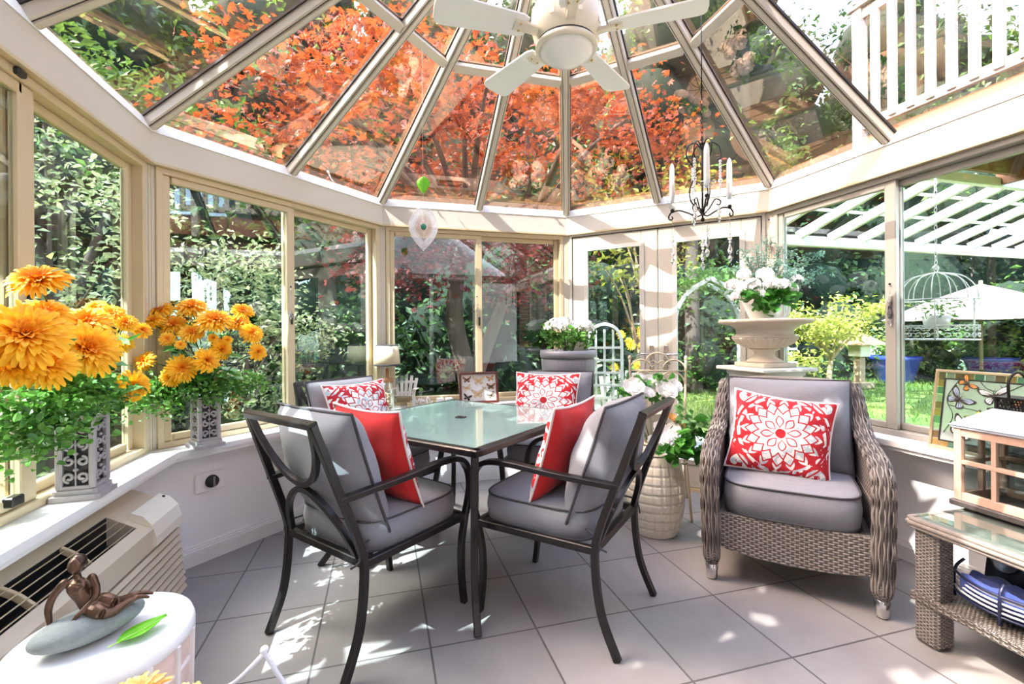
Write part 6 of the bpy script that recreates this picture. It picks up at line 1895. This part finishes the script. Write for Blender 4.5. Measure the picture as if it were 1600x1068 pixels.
# beige market umbrella on the lawn
um = thing('garden_parasol', 'beige garden parasol standing beyond the right-hand window', 'parasol', (9.35, 5.2, gz(9.35, 5.2)))
hb = 1.98 - um.location.z - .03
V_ = [(0, 0, hb)]; F_ = []
for k in range(8):
    a = 2 * PI * k / 8 + .2
    V_.append((1.35 * math.cos(a), 1.35 * math.sin(a), hb - .58)); V_.append((.7 * math.cos(a), .7 * math.sin(a), hb - .27))
    am = a + PI / 8; V_.append((1.22 * math.cos(am), 1.22 * math.sin(am), hb - .60)); V_.append((.64 * math.cos(am), .64 * math.sin(am), hb - .285))
for k in range(8):
    o, i, om, im = 1 + 4 * k, 2 + 4 * k, 3 + 4 * k, 4 + 4 * k; o2, i2 = 1 + 4 * ((k + 1) % 8), 2 + 4 * ((k + 1) % 8)
    F_ += [(0, i, im), (0, im, i2), (i, o, om, im), (im, om, o2, i2)]
cn2 = MB().add(V_, F_).build('canopy', M('beige_canvas', lin(186, 166, 154), .8, 0, .05), um); cn2.modifiers.new('thick', 'SOLIDIFY').thickness = .008
MB().tube([(0, 0, 0), (0, 0, hb + .05)], .025, 10).build('pole', bark_l, um)
rbm = MB(); [rbm.tube([(0, 0, hb - .05), (1.33 * math.cos(2 * PI * k / 8 + .2), 1.33 * math.sin(2 * PI * k / 8 + .2), hb - .59)], .01, 6) for k in range(8)]
rbm.build('ribs', bark_l, um)
MB().lathe([(.001, 0), (.28, 0), (.28, .05), (.05, .09), (.04, .3), (.001, .3)], (0, 0, 0), 28).build('base', iron, um)

# white timber: mirrored roof frame, arbour, trellis, deck, playhouse
white_t = M('white_painted_timber', lin(206, 204, 200), .5, 0, .05, 8, .1, 60)
pg = thing('mirrored_frame', 'white frame with sloping rafters, standing for the roof bars mirrored in the right windows', 'mirrored_frame', (0, 0, 0))  # reflection of the roof bars in the right panes, built as solid timber
MB().box((6.9, 4.5, 2.30), (5.4, .07, .12), None, .005).build('beam', white_t, pg)
for x in (4.35, 9.3): MB().box((x, 4.5, 1.17), (.09, .09, 2.2), None, .004).build('post', white_t, pg)
for k in range(11):
    x = 4.4 + .50 * k
    r_ = MB().bar((x, 4.52, 2.36), (x + .25, 3.42, 2.83), .055, .10, (0, 0, 1), .004).build('rafter', white_t, pg)
MB().box((7.2, 3.44, 2.80), (5.6, .07, .10), None, .004).build('wall_plate', white_t, pg)
for y, z in ((3.8, 2.735), (4.15, 2.585)): MB().box((7.1, y, z), (5.4, .03, .03)).build('purlin', white_t, pg)
ab_ = thing('gothic_arbour', 'white gothic arched arbour with trellis sides and climbing vine', 'arbour', (4.06, 5.10, -.07), -.55)
for yo in (-.28, .28):
    for s in (-1, 1): MB().box((s * .42, yo, .78), (.06, .06, 1.56), None, .004).build('post', white_t, ab_)
    for s in (-1, 1):
        MB().sweep(smoothpath([(s * .42, yo, 1.38), (s * .38, yo, 1.58), (s * .24, yo, 1.78), (0, yo, 1.93)], 6), (0, 1, 0), .05, .05).build('arch', white_t, ab_)
for s in (-1, 1):
    lt_ = MB()
    for z in np.arange(.15, 1.56, .16): lt_.box((s * .42, 0, z), (.02, .5, .022))
    for y in (-.14, 0, .14): lt_.box((s * .42, y, .78), (.016, .022, 1.5))
    for x in np.arange(.56, .95, .13): lt_.box((s * x, -.28, .78), (.022, .02, 1.5))
    for z in np.arange(.1, 1.54, .16): lt_.box((s * .69, -.28, z), (.5, .016, .022))
    lt_.build('lattice', white_t, ab_)
for (x, z) in ((.24, 1.78), (-.24, 1.78), (0, 1.92), (.36, 1.6), (-.36, 1.6)): MB().box((x, 0, z), (.03, .56, .03)).build('crossbar', white_t, ab_)
foliage('vine', [(x, y, z) for x, z in ((-.6, 1.55), (-.4, 1.7), (-.2, 1.92), (0, 2.02), (.2, 1.95), (.4, 1.75), (.6, 1.6), (.7, 1.3), (-.7, 1.35), (.6, .9)) for y in (-.28, 0, .28)], (.12, .07, .07), 1500, .075, green_m, ab_, .6, .4, False, 8)
tl = thing('arched_trellis', 'cream lattice trellis with arched top outside the left-hand door', 'trellis', (2.14, 4.22, -.07), -.35)
for s in (-1, 1): MB().box((s * .17, 0, .58), (.028, .03, 1.16), None, .003).build('post', whitewash, tl)
MB().sweep(smoothpath([(-.17, 0, 1.15), (-.155, 0, 1.24), (-.10, 0, 1.32), (0, 0, 1.355), (.10, 0, 1.32), (.155, 0, 1.24), (.17, 0, 1.15)], 5), (0, 1, 0), .03, .03).build('arch', whitewash, tl)
l_ = MB()
for x in (-.085, 0, .085): l_.box((x, .006, .66), (.022, .012, 1.28))
for z in np.arange(.12, 1.16, .125): l_.box((0, -.006, z), (.34, .012, .022))
l_.build('lattice', whitewash, tl)
adirondack('adirondack_chair', 'weathered white slatted garden chair with fan back outside the doors', (2.90, 5.30, -.07), face(-.5, -.86), 7, whitewash, .88)

grey_t = woodmat('weathered_white_timber', lin(150, 142, 136), lin(190, 182, 176), .5, .8)
brown_t = woodmat('red_brown_decking', lin(112, 70, 50), lin(150, 100, 74), .5, .7, 1)
dk = thing('raised_deck', 'raised timber deck with weathered white railing above the right side', 'deck', (0, 0, 0))
MB().box((4.52, .6, 2.92), (.05, 5.7, .30)).build('rim_board', brown_t, dk)
bo = MB()
for k in range(14): bo.box((4.57 + .145 * k, .6, 3.055), (.138, 5.7, .03))
bo.build('deck_boards', brown_t, dk)
jo = MB()
for k in range(12): jo.box((5.5, -2.1 + .49 * k, 2.93), (1.95, .045, .2))
jo.build('joists', brown_t, dk)
MB().box((6.48, .6, 2.92), (.05, 5.7, .30)).build('rim_board', brown_t, dk)
for y in (3.4, 1.0, -1.4): MB().box((4.45, y, 3.52), (.09, .09, 1.6), None, .004).build('railing_post', grey_t, dk)
MB().box((4.45, .6, 4.22), (.045, 5.7, .09), None, .003).box((4.45, .6, 4.30), (.13, 5.75, .035), None, .004).build('top_rail', grey_t, dk)
MB().box((4.45, .6, 3.16), (.045, 5.7, .09), None, .003).build('bottom_rail', grey_t, dk)
for k in range(34):
    y = 3.24 - .15 * k
    if min(abs(y - q) for q in (3.4, 1.0, -1.4)) > .06: MB().box((4.43, y, 3.68), (.04, .065, 1.08), None, .002).build('baluster', grey_t, dk)
for y in (.2, -2.0): MB().box((6.35, y, 1.4), (.14, .14, 3.0)).build('support_post', brown_t, dk)
ph = thing('garden_shed', 'small white clapboard garden shed with dark gable roof among the trees', 'shed', (-.95, 12.4, gz(-.95, 12.4)), 0)
hz = 2.57 - ph.location.z
sd_ = MB()
n = 16
for k in range(n):
    z0, z1 = (hz - .9) * k / n, (hz - .9) * (k + 1) / n
    sd_.hull8([(-.9, -.03, z0), (.9, -.03, z0), (.9, 1.4, z0), (-.9, 1.4, z0)], [(-.9, 0, z1), (.9, 0, z1), (.9, 1.4, z1), (-.9, 1.4, z1)])
sd_.add([(-.9, 0, hz - .9), (.9, 0, hz - .9), (0, 0, hz), (-.9, 1.4, hz - .9), (.9, 1.4, hz - .9), (0, 1.4, hz)], [(0, 1, 2), (3, 5, 4), (0, 3, 4, 1), (0, 2, 5, 3), (1, 4, 5, 2)])
sd_.build('walls', white_t, ph)
rf = MB()
for s in (-1, 1): rf.bar((s * 1.05, -.12, hz - 1.03), (0, -.12, hz + .04), .001, .05, (0, 1, 0))
rf = MB()
for s in (-1, 1): rf.hull8([(s * 1.08, -.12, hz - 1.07), (0, -.12, hz + .01), (0, 1.5, hz + .01), (s * 1.08, 1.5, hz - 1.07)], [(s * 1.08, -.12, hz - 1.01), (0, -.12, hz + .08), (0, 1.5, hz + .08), (s * 1.08, 1.5, hz - 1.01)])
rf.build('roof', M('dark_shingle', lin(70, 68, 70), .9, 0, .2, 20), ph)
wd = MB().box((.35, -.045, .75), (.5, .05, .6)).build('window', white_t, ph); MB().box((.35, -.055, .75), (.42, .05, .52)).build('pane', M('dark_window', lin(60, 76, 90), .15), wd)

# white wire birdcage hanging outside the right-hand window
wirew = M('white_wire', lin(240, 238, 234), .4, 0, .02)
bcg = thing('birdcage_planter', 'white wire birdcage planter hanging outside the right-hand window', 'birdcage', (2.92, 1.82, 1.15))
mb = MB(); R = .17
for k in range(14):
    a = 2 * PI * k / 14; mb.tube(smoothpath([(R * math.cos(a), R * math.sin(a), .215), (R * .93 * math.cos(a), R * .93 * math.sin(a), .28), (R * .62 * math.cos(a), R * .62 * math.sin(a), .34), (.0, .0, .368)], 5), .0025, 5)
mb.build('dome', wirew, bcg)
circ = lambda z, r=R: [(r * math.cos(t), r * math.sin(t), z) for t in np.linspace(0, 2 * PI, 40, False)]
MB().tube(circ(.215), .004, 6, True).tube(circ(.0), .004, 6, True).tube(circ(.075), .003, 6, True).build('rings', wirew, bcg)
for k in range(6):
    a = 2 * PI * (k + .5) / 6; MB().tube([(R * math.cos(a), R * math.sin(a), 0), (R * math.cos(a), R * math.sin(a), .215)], .0035, 6).build('upright', wirew, bcg)
sc = MB()
for k in range(24):
    a = 2 * PI * k / 24; s = 1 if k % 2 else -1
    for zc in (.022, .055, .19):
        if zc == .19 and k % 2: continue
        pts = []
        for t in np.linspace(0, 1, 10):
            aa = a + s * (.10 - .07 * t) * math.cos(5.6 * t) * 1.1; pts.append((R * math.cos(aa), R * math.sin(aa), zc + (.017 - .011 * t) * math.sin(5.6 * t)))
        sc.tube(pts, .002, 4)
sc.build('scrollwork', wirew, bcg)
fl_ = MB(); [fl_.tube([(-R, .04 * k, .0), (R, .04 * k, .0)], .0015, 4) for k in (-2, -1, 0, 1, 2)]
fl_.build('floor_wires', wirew, bcg)
foliage('trailing_plant', [(.05 * math.cos(a), .05 * math.sin(a), .16) for a in np.linspace(0, 6.28, 7)], (.03, .03, .03), 110, .035, green_m, bcg, .4, .3, False, 6)
MB().lathe([(.001, .06), (.05, .06), (.062, .13), (.055, .13), (.001, .115)], (0, 0, .0), 20).tube([(-R, 0, .06), (R, 0, .06)], .0025, 5).build('hanging_cup', wirew, bcg)
chn = MB()
for s in (-1, 1): chn.tube([(s * (.03 - .02 * t) * math.cos(5 * t) + s * .0, 0, .385 + .02 * math.sin(5 * t)) for t in np.linspace(0, 1, 12)], .0025, 5)
for k in range(22):
    T = Matrix.Translation((0, 0, .385 + .024 * k + .01)) @ Matrix.Rotation(PI / 2 * (k % 2), 4, 'Z')
    chn.tube([T @ Vector((.0065 * math.cos(t), 0, .0155 * math.sin(t))) for t in np.linspace(0, 2 * PI, 10, False)], .002, 4, True)
chn.tube(smoothpath([(0, 0, .91), (-.01, 0, .95), (-.06, 0, .965), (-.19, 0, .965)], 5), .004, 6)
chn.build('chain_and_hook', wirew, bcg)
